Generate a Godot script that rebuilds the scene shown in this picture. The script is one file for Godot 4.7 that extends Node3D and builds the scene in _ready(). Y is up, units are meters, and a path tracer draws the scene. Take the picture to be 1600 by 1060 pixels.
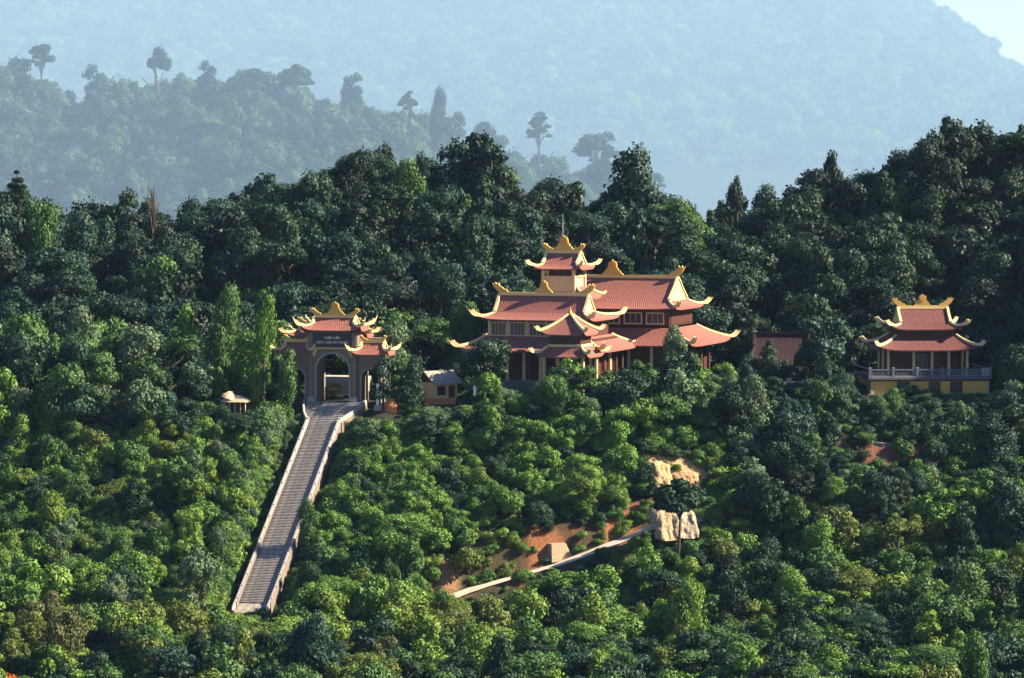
extends Node3D

const K := 0.00017568            # tangent per photograph pixel (1600 wide)
const PITCH := 3.0               # the camera looks down by this many degrees
var rng := RandomNumberGenerator.new()
var used := {}
var noise := FastNoiseLite.new()
var M := {}
var ridge_spline: Array = []
var road: PackedVector3Array = []
var patches: Array = []
var stair_a := Vector3.ZERO       # foot and head of the stairway (x, y, z)
var stair_b := Vector3.ZERO
var road_ready := false

# ---------------------------------------------------------------- mesh builder
class MB:
	var v := PackedVector3Array()
	var n := PackedVector3Array()
	var c := PackedColorArray()
	var tint := Color(1, 1, 1)
	func tri(a: Vector3, b: Vector3, d: Vector3) -> void:      # clockwise from outside
		var q := (d - a).cross(b - a).normalized()
		v.append(a); v.append(b); v.append(d)
		n.append(q); n.append(q); n.append(q)
		c.append(tint); c.append(tint); c.append(tint)
	func tri_away(a: Vector3, b: Vector3, d: Vector3, from: Vector3) -> void:
		if (d - a).cross(b - a).dot((a + b + d) / 3.0 - from) >= 0.0:
			tri(a, b, d)
		else:
			tri(a, d, b)
	func quad(a: Vector3, b: Vector3, d: Vector3, e: Vector3) -> void:
		tri(a, b, d); tri(a, d, e)
	func quad_away(a: Vector3, b: Vector3, d: Vector3, e: Vector3, from: Vector3) -> void:
		tri_away(a, b, d, from); tri_away(a, d, e, from)
	func hexa(p: Array) -> void:          # four bottom corners, four top corners
		var m := Vector3.ZERO
		for q in p: m += q
		m /= 8.0
		quad_away(p[0], p[1], p[2], p[3], m)
		quad_away(p[4], p[5], p[6], p[7], m)
		for i in 4:
			var j := (i + 1) % 4
			quad_away(p[i], p[j], p[4 + j], p[4 + i], m)
	func box(at: Vector3, size: Vector3, taper := 1.0) -> void:   # at = centre of its bottom face
		var x := size.x * 0.5
		var z := size.z * 0.5
		var p := []
		for s in [[-1, -1], [1, -1], [1, 1], [-1, 1]]:
			p.append(at + Vector3(x * s[0], 0, z * s[1]))
		for s in [[-1, -1], [1, -1], [1, 1], [-1, 1]]:
			p.append(at + Vector3(x * s[0] * taper, size.y, z * s[1] * taper))
		hexa(p)
	func bevel_box(at: Vector3, size: Vector3, b: float) -> void:
		box(at, Vector3(size.x, size.y - b, size.z))
		var x := size.x * 0.5
		var z := size.z * 0.5
		var p := []
		for s in [[-1, -1], [1, -1], [1, 1], [-1, 1]]:
			p.append(at + Vector3(x * s[0], size.y - b, z * s[1]))
		for s in [[-1, -1], [1, -1], [1, 1], [-1, 1]]:
			p.append(at + Vector3((x - b) * s[0], size.y, (z - b) * s[1]))
		hexa(p)
	func tube(pts: Array, radii: Array, sides := 8) -> void:
		var rings := []
		for i in pts.size():
			var t: Vector3 = (pts[mini(i + 1, pts.size() - 1)] - pts[maxi(i - 1, 0)]).normalized()
			var s := t.cross(Vector3(0.31, 0.05, 0.95)).normalized()
			var u := s.cross(t).normalized()
			var ring := []
			for k in sides:
				var a := TAU * k / sides
				ring.append(pts[i] + (s * cos(a) + u * sin(a)) * radii[i])
			rings.append(ring)
		for i in pts.size() - 1:
			var m: Vector3 = (pts[i] + pts[i + 1]) * 0.5
			for k in sides:
				var l := (k + 1) % sides
				quad_away(rings[i][k], rings[i][l], rings[i + 1][l], rings[i + 1][k], m)
		for e in [0, pts.size() - 1]:
			var other: Vector3 = pts[1] if e == 0 else pts[e - 1]
			for k in sides:
				tri_away(pts[e], rings[e][k], rings[e][(k + 1) % sides], other)
	func sweep(pts: Array, w: Array, h: Array) -> void:      # a bar of rectangular section, standing on the line
		var rings := []
		for i in pts.size():
			var t: Vector3 = (pts[mini(i + 1, pts.size() - 1)] - pts[maxi(i - 1, 0)]).normalized()
			var s := Vector3(t.z, 0, -t.x)
			s = s.normalized() if s.length() > 0.05 else Vector3(1, 0, 0)
			var u := s.cross(t).normalized()
			if u.y < 0.0: u = -u
			rings.append([pts[i] - s * w[i] * 0.5, pts[i] + s * w[i] * 0.5, pts[i] + s * w[i] * 0.4 + u * h[i], pts[i] - s * w[i] * 0.4 + u * h[i]])
		for i in pts.size() - 1:
			var m := Vector3.ZERO
			for q in rings[i]: m += q
			for q in rings[i + 1]: m += q
			m /= 8.0
			for k in 4:
				var l := (k + 1) % 4
				quad_away(rings[i][k], rings[i][l], rings[i + 1][l], rings[i + 1][k], m)
		var e := pts.size() - 1
		quad_away(rings[0][0], rings[0][1], rings[0][2], rings[0][3], rings[1][0])
		quad_away(rings[e][0], rings[e][1], rings[e][2], rings[e][3], rings[e - 1][0])
	func extrude(poly: PackedVector2Array, x: Transform3D, depth: float) -> void:   # outline in x's xy, thickness along its z
		var f := Geometry2D.triangulate_polygon(poly)
		var z := Vector3(0, 0, depth * 0.5)
		for i in range(0, f.size(), 3):
			var a := poly[f[i]]
			var b := poly[f[i + 1]]
			var d := poly[f[i + 2]]
			for s: float in [1.0, -1.0]:
				var pa: Vector3 = Vector3(a.x, a.y, 0) + z * s
				var pb: Vector3 = Vector3(b.x, b.y, 0) + z * s
				var pd: Vector3 = Vector3(d.x, d.y, 0) + z * s
				tri_away(x * pa, x * pb, x * pd, x * ((pa + pb + pd) / 3.0 - z * s))
		var area := 0.0
		for i in poly.size():
			area += poly[i].cross(poly[(i + 1) % poly.size()])
		for i in poly.size():
			var a := poly[i]
			var b := poly[(i + 1) % poly.size()]
			var out := Vector2(b.y - a.y, a.x - b.x) * signf(area)
			var m := (a + b) * 0.5 - out.normalized() * 0.01
			quad_away(x * (Vector3(a.x, a.y, 0) - z), x * (Vector3(b.x, b.y, 0) - z), x * (Vector3(b.x, b.y, 0) + z), x * (Vector3(a.x, a.y, 0) + z), x * Vector3(m.x, m.y, 0))
	func mesh() -> ArrayMesh:
		var arr := []
		arr.resize(Mesh.ARRAY_MAX)
		arr[Mesh.ARRAY_VERTEX] = v
		arr[Mesh.ARRAY_NORMAL] = n
		arr[Mesh.ARRAY_COLOR] = c
		var am := ArrayMesh.new()
		am.add_surface_from_arrays(Mesh.PRIMITIVE_TRIANGLES, arr)
		return am

# ---------------------------------------------------------------- naming helpers
func numbered(called: String) -> String:
	var k: int = used.get(called, 0)
	used[called] = k + 1
	return called if k == 0 else "%s_%03d" % [called, k]

func tag(o: Node, label := "", category := "", group := "", kind := "") -> Node:
	if label: o.set_meta("label", label)
	if category: o.set_meta("category", category)
	if group: o.set_meta("group", group)
	if kind: o.set_meta("kind", kind)
	return o

func thing(called: String, label: String, category: String, at: Vector3, turn := 0.0, group := "") -> Node3D:
	var o := Node3D.new()
	o.name = numbered(called)
	add_child(o, true)
	o.position = at
	o.rotation.y = turn
	tag(o, label, category, group)
	return o

func part(called: String, mesh: Mesh, mat: Material, parent: Node, at := Vector3.ZERO) -> MeshInstance3D:
	var o := MeshInstance3D.new()
	o.mesh = mesh
	o.material_override = mat
	o.name = numbered(called) if parent == self else called
	parent.add_child(o, true)
	o.position = at
	return o

func box_part(called: String, at: Vector3, size: Vector3, mat: Material, parent: Node) -> MeshInstance3D:
	var b := MB.new()
	b.bevel_box(at, size, minf(0.04, minf(size.x, minf(size.y, size.z)) * 0.3))
	return part(called, b.mesh(), mat, parent)

# ---------------------------------------------------------------- places
func pt(px: float, py: float, d: float) -> Vector3:      # the point that distance d along -z whose bearing from the camera is that of a photograph pixel
	var u := (px - 800.0) * K
	var w := -(py - 530.0) * K
	var s := sin(deg_to_rad(PITCH))
	var c := cos(deg_to_rad(PITCH))
	return Vector3(u, w * c - s, -(c + w * s)) * (d / (c + w * s))

func px_of(p: Vector3) -> Vector2:
	var s := sin(deg_to_rad(PITCH))
	var c := cos(deg_to_rad(PITCH))
	var f := -p.z * c - p.y * s
	var up := p.y * c - p.z * s
	return Vector2(800.0 + p.x / f / K, 530.0 - up / f / K)

func table(t: Array, x: float) -> float:
	if x <= t[0][0]: return t[0][1]
	for i in t.size() - 1:
		if x <= t[i + 1][0]:
			var f: float = (x - t[i][0]) / (t[i + 1][0] - t[i][0])
			f = lerpf(f, f * f * (3.0 - 2.0 * f), 0.6)
			return lerpf(t[i][1], t[i + 1][1], f)
	return t[t.size() - 1][1]

const PROFILE := [[-600, -70.0], [200, -66.0], [330, -58.0], [372, -55.2], [390, -53.6], [401, -51.8], [406, -50.2], [420, -41.8], [433, -33.8], [437, -31.4], [441, -30.9], [459, -30.3], [466, -28.6]]
const RIDGE := [[-300, 345], [0, 338], [100, 356], [200, 350], [330, 352], [400, 316], [480, 292], [560, 280], [650, 290], [740, 280], [860, 298], [900, 345], [960, 318], [1080, 345], [1130, 372], [1160, 345], [1280, 308], [1370, 276], [1480, 250], [1560, 258], [1620, 246], [1800, 190], [2100, 60]]
const MID := [[-900, -60], [-300, 40], [0, 112], [60, 110], [110, 165], [170, 135], [260, 140], [400, 125], [480, 150], [560, 160], [640, 185], [700, 215], [760, 240], [830, 258], [930, 278], [1000, 305], [1060, 335], [1200, 400], [1500, 520], [2500, 560]]
const FAR := [[-2500, 100], [-1000, -160], [-200, -190], [500, -160], [900, -130], [1200, -95], [1400, -20], [1460, 12], [1500, 40], [1560, 92], [1600, 118], [1700, 160], [1900, 260], [2400, 330], [4000, 380]]

func base_ground(x: float, d: float) -> float:
	var h := 0.0
	if d < 460.0:
		h = table(PROFILE, d)
	else:
		var px := 800.0 + x / (K * 522.0)
		var top := pt(px, table(RIDGE, px), 522.0).y - 6.8
		if d <= 522.0:
			var t := (d - 460.0) / 62.0
			h = lerpf(-30.3, top, t * t * (3.0 - 2.0 * t) * 0.45 + t * 0.55)
		else:
			h = lerpf(top, -110.0, smoothstep(0.0, 1.0, (d - 522.0) / 230.0))
	if d < 560.0:
		var wide := noise.get_noise_2d(x * 0.9, d * 0.9) * 3.0
		var fine := noise.get_noise_2d(x * 4.0 + 300.0, d * 4.0) * 0.7
		var flat := smoothstep(0.0, 5.0, absf(d - 449.0) - 9.0)
		h += (wide * smoothstep(0.0, 12.0, absf(d - 446.0) - 6.0) + fine) * flat
	# unseen spur of the ridge beyond the right edge, shaped for the shade it casts
	var spur := smoothstep(66.0, 116.0, x) * smoothstep(416.0, 444.0, d) * smoothstep(620.0, 520.0, d)
	h = lerpf(h, maxf(h, 9.0 + noise.get_noise_2d(x, d) * 5.0), spur)
	if d > 640.0:
		# forested ridge in the middle distance
		var px2 := 800.0 + x / (K * 1450.0)
		var crest := pt(px2, table(MID, px2), 1450.0).y - 14.0
		var rise := smoothstep(1120.0, 1450.0, d) if d < 1450.0 else 1.0 - smoothstep(1450.0, 2100.0, d)
		rise = lerpf(rise, clampf((d - 1120.0) / 330.0, 0.0, 1.0), 0.7) if d < 1450.0 else rise
		h = lerpf(h, maxf(crest, -110.0), rise)
		h += noise.get_noise_2d(x * 0.13, d * 0.13) * 16.0 * rise * (1.0 - smoothstep(1380.0, 1450.0, d) * 0.7)
		# the mountain far behind
		var px3 := 800.0 + x / (K * 5000.0)
		var peak := pt(px3, table(FAR, px3), 5000.0).y - 16.0
		var up := clampf((d - 3300.0) / 1700.0, 0.0, 1.0) if d < 5000.0 else 1.0 - smoothstep(5000.0, 9000.0, d)
		h = lerpf(h, maxf(peak, -120.0), up)
		h += noise.get_noise_2d(x * 0.028 + 50.0, d * 0.014) * 70.0 * up * (1.0 - smoothstep(4500.0, 5000.0, d) * 0.85)
	return h

func stair_dist(x: float, d: float) -> Vector2:         # (distance from the stairway's axis, share of the way up)
	var a := Vector2(stair_a.x, -stair_a.z)
	var b := Vector2(stair_b.x, -stair_b.z)
	var t := (Vector2(x, d) - a).dot(b - a) / (b - a).length_squared()
	return Vector2(Vector2(x, d).distance_to(a.lerp(b, clampf(t, 0.0, 1.0))), t)

func road_dist(x: float, d: float) -> Vector3:          # (distance, height of the road there, share along it)
	var best := Vector3(1e6, 0, 0)
	for i in road.size() - 1:
		var a := Vector2(road[i].x, -road[i].z)
		var b := Vector2(road[i + 1].x, -road[i + 1].z)
		var t := clampf((Vector2(x, d) - a).dot(b - a) / (b - a).length_squared(), 0.0, 1.0)
		var r := Vector2(x, d).distance_to(a.lerp(b, t))
		if r < best.x:
			best = Vector3(r, lerpf(road[i].y, road[i + 1].y, t), (i + t) / (road.size() - 1.0))
	return best

func ground(x: float, d: float) -> float:
	var h := base_ground(x, d)
	if d > 380.0 and d < 450.0 and absf(x + 25.0) < 16.0:
		var s := stair_dist(x, d)
		if s.y >= 1.0 and s.y < 1.25:
			var up := stair_b.y + (s.y - 1.0) * 13.0 - 1.0
			var off := absf((Vector2(x, d) - Vector2(stair_b.x, -stair_b.z)).cross(Vector2(0.203, 0.979)))
			h = lerpf(up, h, smoothstep(4.0, 6.5, off))
		elif s.y > -0.15 and s.y < 1.0:
			var line := lerpf(stair_a.y, stair_b.y, clampf(s.y, 0.0, 1.0)) - 1.3
			h = lerpf(line, h, smoothstep(2.6, 6.0, s.x))
	if road_ready and d > 385.0 and d < 440.0 and x > -20.0 and x < 35.0:
		var r := road_dist(x, d)
		h = lerpf(r.y - 0.12, h, smoothstep(1.7, 3.7, r.x))
	return h

func hit(px: float, py: float, base := true) -> Vector3:
	var d := 335.0
	while d < 560.0:
		var p := pt(px, py, d)
		if p.y <= (base_ground(p.x, d) if base else ground(p.x, d)):
			return p
		d += 0.25
	return pt(px, py, 440.0)

# ---------------------------------------------------------------- materials
func flat(called: String, lin: Color, rough := 0.8, spec := 0.4) -> StandardMaterial3D:
	var m := StandardMaterial3D.new()
	m.resource_name = called
	m.albedo_color = lin.linear_to_srgb()
	m.roughness = rough
	m.metallic_specular = spec
	return m

func mottled(called: String, lin: Color, vary: float, size: float, rough := 0.85, seed_at := 1) -> StandardMaterial3D:
	var m := flat(called, lin, rough, 0.35)
	var nt := NoiseTexture2D.new()
	var f := FastNoiseLite.new()
	f.seed = seed_at
	f.frequency = 0.03
	f.fractal_octaves = 5
	nt.noise = f
	nt.width = 256
	nt.height = 256
	nt.seamless = true
	var g := Gradient.new()
	g.set_color(0, Color(1.0 - vary, 1.0 - vary, 1.0 - vary * 0.9))
	g.set_color(1, Color(1, 1, 1))
	nt.color_ramp = g
	m.albedo_texture = nt
	m.uv1_triplanar = true
	m.uv1_world_triplanar = false
	m.uv1_scale = Vector3.ONE / size
	return m

func leaf_material(called: String, lin: Color) -> StandardMaterial3D:
	var m := flat(called, lin, 0.55, 0.3)
	m.vertex_color_use_as_albedo = true
	m.backlight_enabled = true
	m.backlight = Color(0.6, 0.64, 0.4)
	m.cull_mode = BaseMaterial3D.CULL_DISABLED
	return m

# ---------------------------------------------------------------- foliage
func leaves(b: MB, lobes: Array, each: float, size: float, vary: float) -> void:
	for li in lobes.size():
		var l: Array = lobes[li]
		var at: Vector3 = l[0]
		var r: Vector3 = l[1]
		var area := 4.0 * PI * pow((r.x * r.y + r.y * r.z + r.x * r.z) / 3.0, 1.0)
		var count := int(area * each)
		var own := rng.randf_range(0.82, 1.2)
		var warm := rng.randf_range(-0.12, 0.12)
		for i in count:
			var y := rng.randf_range(-0.55, 1.0)
			var a := rng.randf() * TAU
			var flatness := sqrt(maxf(0.0, 1.0 - y * y))
			var dir := Vector3(cos(a) * flatness, y, sin(a) * flatness)
			var p := at + dir * r * (rng.randf_range(1.1, 1.42) if rng.randf() < 0.16 else 1.14 - 0.6 * pow(rng.randf(), 1.4))
			var hidden := false
			for lj in lobes.size():
				if lj != li:
					var q: Vector3 = (p - lobes[lj][0]) / lobes[lj][1]
					if q.length_squared() < 0.3:
						hidden = true
						break
			if hidden:
				continue
			var out := (dir / r).normalized()
			var nn := (out + Vector3(rng.randf_range(-1, 1), rng.randf_range(-0.5, 1), rng.randf_range(-1, 1)) * 1.0).normalized()
			if nn.dot(out) < 0.1:
				nn = (nn + out * 0.8).normalized()
			var t := nn.cross(Vector3(rng.randf_range(-1, 1), rng.randf_range(-1, 1), rng.randf_range(-1, 1))).normalized()
			var u := nn.cross(t).normalized()
			var s := size * rng.randf_range(0.55, 1.3)
			var droop := nn * (-s * 0.16)
			var pa := p - t * s * 0.5 + droop
			var pb := p + u * s * 0.34
			var pc := p + t * s * 0.5 + droop
			var pd := p - u * s * 0.34
			var sn := (out * 0.42 + nn * 0.7).normalized()
			var br := own * rng.randf_range(1.0 - vary, 1.0 + vary) * (2.0 if rng.randf() < 0.08 else 1.0)  # a few leaves coloured much brighter to stand for sunlit highlights
			var w := warm + rng.randf_range(-0.07, 0.07)
			var col := Color(br * (1.0 + w), br, br * (1.0 - w))
			if (pc - pa).cross(pb - pa).dot(nn) < 0.0:
				var sw := pb
				pb = pd
				pd = sw
			for q in [pa, pb, pc, pa, pc, pd]:
				b.v.append(q)
				b.n.append(sn)
				b.c.append(col)

func crown(shape: String) -> ArrayMesh:                   # a crown of unit size: about 2 wide and 2 high round its centre... scaled by the tree
	var lobes := []
	match shape:
		"round":
			lobes.append([Vector3(0, 0.0, 0), Vector3(0.55, 0.6, 0.55)])
			for i in 17:
				var a := i * 2.4 + rng.randf()
				var y := rng.randf_range(-0.6, 0.85)
				var q := sqrt(maxf(0.1, 1.0 - y * y)) * 0.62
				var s := rng.randf_range(0.18, 0.42)
				lobes.append([Vector3(cos(a) * q, y * 0.75, sin(a) * q), Vector3(s, s * 0.8, s)])
		"tall":
			for i in 12:
				var y := -0.95 + 1.9 * i / 11.0
				var a := i * 2.4 + rng.randf()
				var w := 0.42 * sqrt(maxf(0.08, 1.0 - pow((y + 0.15) / 1.15, 2.0)))
				var s := rng.randf_range(0.28, 0.42)
				lobes.append([Vector3(cos(a) * w, y, sin(a) * w), Vector3(s * 1.1, s * 0.9, s * 1.1)])
		"cone":
			for i in 15:
				var y := -0.95 + 1.9 * i / 14.0
				var a := i * 2.4 + rng.randf()
				var w := 0.6 * (1.0 - (y + 0.95) / 2.1)
				var s := 0.16 + 0.3 * (1.0 - (y + 0.95) / 2.0)
				lobes.append([Vector3(cos(a) * w, y, sin(a) * w), Vector3(s, s * 0.75, s)])
		"spread":
			for i in 12:
				var a := i * 2.4 + rng.randf() * 0.6
				var q := 0.74 * sqrt((i + 0.4) / 12.0)
				var s := rng.randf_range(0.28, 0.42)
				lobes.append([Vector3(cos(a) * q, rng.randf_range(-0.1, 0.35) - q * 0.35, sin(a) * q), Vector3(s, s * 0.6, s)])
		"ragged":
			for i in 18:
				var a := i * 2.4 + rng.randf()
				var y := rng.randf_range(-0.95, 0.95)
				var q := rng.randf_range(0.2, 0.75) * sqrt(maxf(0.15, 1.0 - y * y * 0.8))
				var s := rng.randf_range(0.2, 0.38)
				lobes.append([Vector3(cos(a) * q, y * 0.9, sin(a) * q), Vector3(s * 1.1, s * 0.75, s * 1.1)])
		"shrub":
			for i in 9:
				var a := i * 2.4 + rng.randf()
				var q := 0.68 * sqrt((i + 0.2) / 9.0)
				var s := rng.randf_range(0.3, 0.5)
				lobes.append([Vector3(cos(a) * q, rng.randf_range(-0.5, 0.3) - q * 0.2, sin(a) * q), Vector3(s, s * 0.85, s)])
	var b := MB.new()
	var fine: float = rng.randf_range(0.095, 0.155) * (1.0 if shape != "shrub" else 1.2)
	leaves(b, lobes, minf(3.3 / (fine * fine), 270.0), fine, rng.randf_range(0.3, 0.5))
	return b.mesh()

func trunk_mesh(seed_at: int, forks := 4) -> ArrayMesh:     # one unit high, to be scaled
	var b := MB.new()
	var r := RandomNumberGenerator.new()
	r.seed = seed_at
	var lean := Vector3(r.randf_range(-0.06, 0.06), 0, r.randf_range(-0.06, 0.06))
	b.tube([Vector3(0, -0.08, 0), Vector3(0, 0.03, 0), lean * 0.5 + Vector3(0, 0.35, 0), lean + Vector3(0, 0.68, 0), lean * 1.4 + Vector3(0, 0.95, 0)], [0.05, 0.034, 0.026, 0.02, 0.008], 7)
	for i in forks:
		var a := i * 2.3 + r.randf()
		var y := 0.42 + 0.1 * i
		var p := lean * y + Vector3(0, y, 0)
		var o := Vector3(cos(a), 0, sin(a))
		b.tube([p, p + o * 0.12 + Vector3(0, 0.08, 0), p + o * 0.22 + Vector3(0, 0.2, 0)], [0.017, 0.011, 0.005], 5)
	return b.mesh()

var crowns := {}
var trunks: Array = []
var tints: Array = []
const TINT_WORDS := ["blackish green", "dark green", "blue green", "mid green", "fresh green", "yellow green", "olive", "grey green", "bronze tinged"]
const SHAPE_WORDS := {"round": "round crowned", "tall": "tall narrow", "cone": "pointed", "spread": "broad spreading", "ragged": "ragged crowned", "shrub": "low bushy"}

func make_tree(called: String, shape: String, variant: int, tint: int, at: Vector3, height: float, radius: float, turn: float, category: String) -> Node3D:
	var o := thing(called, "", category, at, turn)
	var low := 0.16 if shape != "shrub" else 0.02
	if called == "young_tree": low = 0.03
	if shape == "spread": low = 0.5
	if shape == "tall" or shape == "cone": low = 0.06
	var t := part("trunk" if category == "tree" else "stem", trunks[variant % trunks.size()], M.bark, o)
	t.scale = Vector3(height * 0.85, height * 0.8, height * 0.85)
	var half := height * (1.0 - low) * 0.5
	var list: Array = crowns[shape]
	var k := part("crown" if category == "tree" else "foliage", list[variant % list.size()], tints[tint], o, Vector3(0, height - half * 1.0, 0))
	k.rotation = Vector3(rng.randf_range(-0.2, 0.2), rng.randf() * TAU, rng.randf_range(-0.2, 0.2))
	k.scale = Vector3(radius * rng.randf_range(0.85, 1.2), half, radius * rng.randf_range(0.85, 1.2))
	return o

# ---------------------------------------------------------------- roofs
func slope(b: MB, e0: Vector3, e1: Vector3, t0: Vector3, t1: Vector3, lift: float, sag: float, thick := 0.16, nt := 7) -> void:
	var w := e0.distance_to(e1)
	var ns := maxi(6, int(w / 0.15)) & ~1
	var grid := []
	for j in nt + 1:
		var t := float(j) / nt
		var row := []
		for i in ns + 1:
			var s := float(i) / ns
			var p := e0.lerp(e1, s).lerp(t0.lerp(t1, s), t)
			p.y = lerpf(e0.y, t0.y, t) - sag * t * (1.0 - t) * 4.0 + lift * pow(absf(2.0 * s - 1.0), 6.0) * (1.0 - t) * (1.0 - t)
			if i % 2 == 1: p.y += 0.032
			row.append(p)
		grid.append(row)
	var up := Vector3(0, -50, 0) + (e0 + t1) * 0.5
	var th := Vector3(0, thick, 0)
	for j in nt:
		for i in ns:
			b.quad_away(grid[j][i], grid[j][i + 1], grid[j + 1][i + 1], grid[j + 1][i], up)
			b.quad_away(grid[j][i] - th, grid[j][i + 1] - th, grid[j + 1][i + 1] - th, grid[j + 1][i] - th, -up)
	var mid := (t0 + t1) * 0.5
	for i in ns:
		b.quad_away(grid[0][i], grid[0][i + 1], grid[0][i + 1] - th, grid[0][i] - th, mid)

func flame(scale_by: float) -> PackedVector2Array:          # a finial that curls up and outwards (towards +x)
	var p := PackedVector2Array()
	for q in [[-0.9, 0.0], [0.0, 0.0], [0.42, 0.12], [0.78, 0.5], [1.05, 1.02], [0.78, 0.86], [0.72, 1.16], [0.5, 0.92], [0.3, 1.12], [0.22, 0.78], [-0.1, 0.62], [-0.35, 0.4], [-0.7, 0.3]]:
		p.append(Vector2(q[0], q[1]) * scale_by)
	return p

func jewel(w: float, h: float) -> PackedVector2Array:        # the ornament at the middle of a ridge: scrolls that climb to a round sun
	var right := [[1.0, 0.0], [0.98, 0.1], [0.8, 0.16], [0.74, 0.3], [0.58, 0.3], [0.55, 0.46], [0.4, 0.5], [0.42, 0.66], [0.36, 0.82], [0.24, 0.92], [0.12, 0.94], [0.0, 1.04]]
	var p := PackedVector2Array()
	for q in right: p.append(Vector2(q[0] * w, q[1] * h))
	for i in range(right.size() - 2, -1, -1): p.append(Vector2(-right[i][0] * w, right[i][1] * h))
	return p

# cfg: y, a, bf, bb (eaves), c, ef, eb (top of the skirt), h1 (its height), h (ridge; 0 when it ends in a wall), lift, tail, and at (offset)
func roof(called: String, parent: Node3D, f: Dictionary) -> MeshInstance3D:
	var o: Vector3 = f.get("at", Vector3.ZERO) + Vector3(0, f.y, 0)
	var a: float = f.a
	var c: float = f.c
	var ef: float = f.ef
	var eb: float = f.eb
	var lift: float = f.get("lift", 0.5)
	var tail: float = f.get("tail", 1.2)
	var sag: float = f.get("sag", 0.12)
	var E := [o + Vector3(-a, 0, f.bf), o + Vector3(a, 0, f.bf), o + Vector3(a, 0, -f.bb), o + Vector3(-a, 0, -f.bb)]
	var T := [o + Vector3(-c, f.h1, ef), o + Vector3(c, f.h1, ef), o + Vector3(c, f.h1, -eb), o + Vector3(-c, f.h1, -eb)]
	var tiles := MB.new()
	for i in 4:
		var j := (i + 1) % 4
		slope(tiles, E[i], E[j], T[i], T[j], lift, sag)
	var gabled: bool = f.get("h", 0.0) > f.h1
	var R := [o + Vector3(-c, f.get("h", 0.0), 0), o + Vector3(c, f.get("h", 0.0), 0)]
	if gabled:
		slope(tiles, T[0], T[1], R[0], R[1], 0.0, sag * 0.9)
		slope(tiles, T[2], T[3], R[1], R[0], 0.0, sag * 0.9)
	var root := part(called, tiles.mesh(), M.tile_deep_shade if f.get("dim", false) else M.tile_shade if f.get("shade_tile", false) else M.tile, parent)
	# the four hip ridges, each ending in a tail that turns up
	for i in 4:
		var p := []
		var w := []
		var h := []
		var out: Vector3 = (E[i] - T[i]) * Vector3(1, 0, 1)
		out = (out.normalized() + (E[i] - o).normalized() * Vector3(1, 0, 1)).normalized()
		for k in 6:
			var t := 1.0 - k / 5.0
			var q: Vector3 = E[i].lerp(T[i], t)
			q.y = lerpf(E[i].y, T[i].y, t) - sag * t * (1.0 - t) * 4.0 + lift * (1.0 - t) * (1.0 - t) + 0.02
			p.append(q); w.append(0.28); h.append(0.2 + 0.14 * (1.0 - t))
		var tip: Vector3 = p[5]
		for k in 4:
			var t := (k + 1) / 4.0
			p.append(tip + out * tail * (t * 0.95) + Vector3(0, tail * (f.get("curl", 0.62) * t * t * t - 0.02 * t), 0))
			w.append(lerpf(0.28, 0.1, t)); h.append(lerpf(0.34, 0.08, t))
		var b := MB.new()
		b.sweep(p, w, h)
		var x := Transform3D(Basis(out, Vector3.UP, out.cross(Vector3.UP)), p[6] + Vector3(0, 0.12, 0))
		b.extrude(flame(0.52 * tail), x, 0.12)
		part("hip_ridge", b.mesh(), M.tile_deep_shade if f.get("dim", false) else M.cream, root)
	if gabled:
		var b := MB.new()
		b.sweep([R[0] + Vector3(-0.1, -0.05, 0), R[0].lerp(R[1], 0.5) + Vector3(0, -0.05, 0), R[1] + Vector3(0.1, -0.05, 0)], [0.36, 0.36, 0.36], [0.44, 0.34, 0.44])
		part("ridge_beam", b.mesh(), M.tile_deep_shade if f.get("dim", false) else M.gold_pale, root)
		for s in [-1.0, 1.0]:
			var g := MB.new()
			var poly := PackedVector2Array([Vector2(-eb, f.h1 - 0.05), Vector2(ef, f.h1 - 0.05), Vector2(ef * 0.52, lerpf(f.h1, f.h, 0.48) - 0.04), Vector2(0, f.h - 0.02), Vector2(-eb * 0.52, lerpf(f.h1, f.h, 0.48) - 0.04)])
			g.extrude(poly, Transform3D(Basis(Vector3(0, 0, 1), Vector3.UP, Vector3(-1, 0, 0)), o + Vector3(s * (c + 0.02), 0, 0)), 0.2)
			part("gable", g.mesh(), M.cream, root)
			var r := MB.new()
			for e in [ef, -eb]:
				r.sweep([o + Vector3(s * (c + 0.08), f.h1 + 0.05, e * 1.06), o + Vector3(s * (c + 0.08), lerpf(f.h1, f.h, 0.48) - 0.02, e * 0.54), o + Vector3(s * (c + 0.08), f.h + 0.02, e * 0.02)], [0.42, 0.38, 0.36], [0.24, 0.22, 0.24])
			part("gable_ridge", r.mesh(), M.tile_deep_shade if f.get("dim", false) else M.cream, root)
			var q := MB.new()
			q.extrude(flame(f.get("finial", 1.0) * 0.86), Transform3D(Basis(Vector3(s, 0, 0), Vector3.UP, Vector3(0, 0, s)), o + Vector3(s * (c - 0.15), f.h + 0.3, 0)), 0.3)
			part("ridge_finial", q.mesh(), M.gold, root)
		if f.get("jewel", 0.0) > 0.0:
			var q := MB.new()
			q.extrude(jewel(f.jewel * 0.75, f.jewel), Transform3D(Basis(), o + Vector3(0, f.h + 0.3, 0)), 0.26)
			part("ridge_ornament", q.mesh(), M.gold, root)
			var disc := MB.new()
			var ring := PackedVector2Array()
			for k in 14: ring.append(Vector2(cos(TAU * k / 14.0), sin(TAU * k / 14.0)) * f.jewel * 0.24 + Vector2(0, f.jewel * 0.66))
			disc.extrude(ring, Transform3D(Basis(), o + Vector3(0, f.h + 0.3, 0)), 0.4)
			part("sun_disc", disc.mesh(), M.gold_deep, root)
	return root

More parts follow.
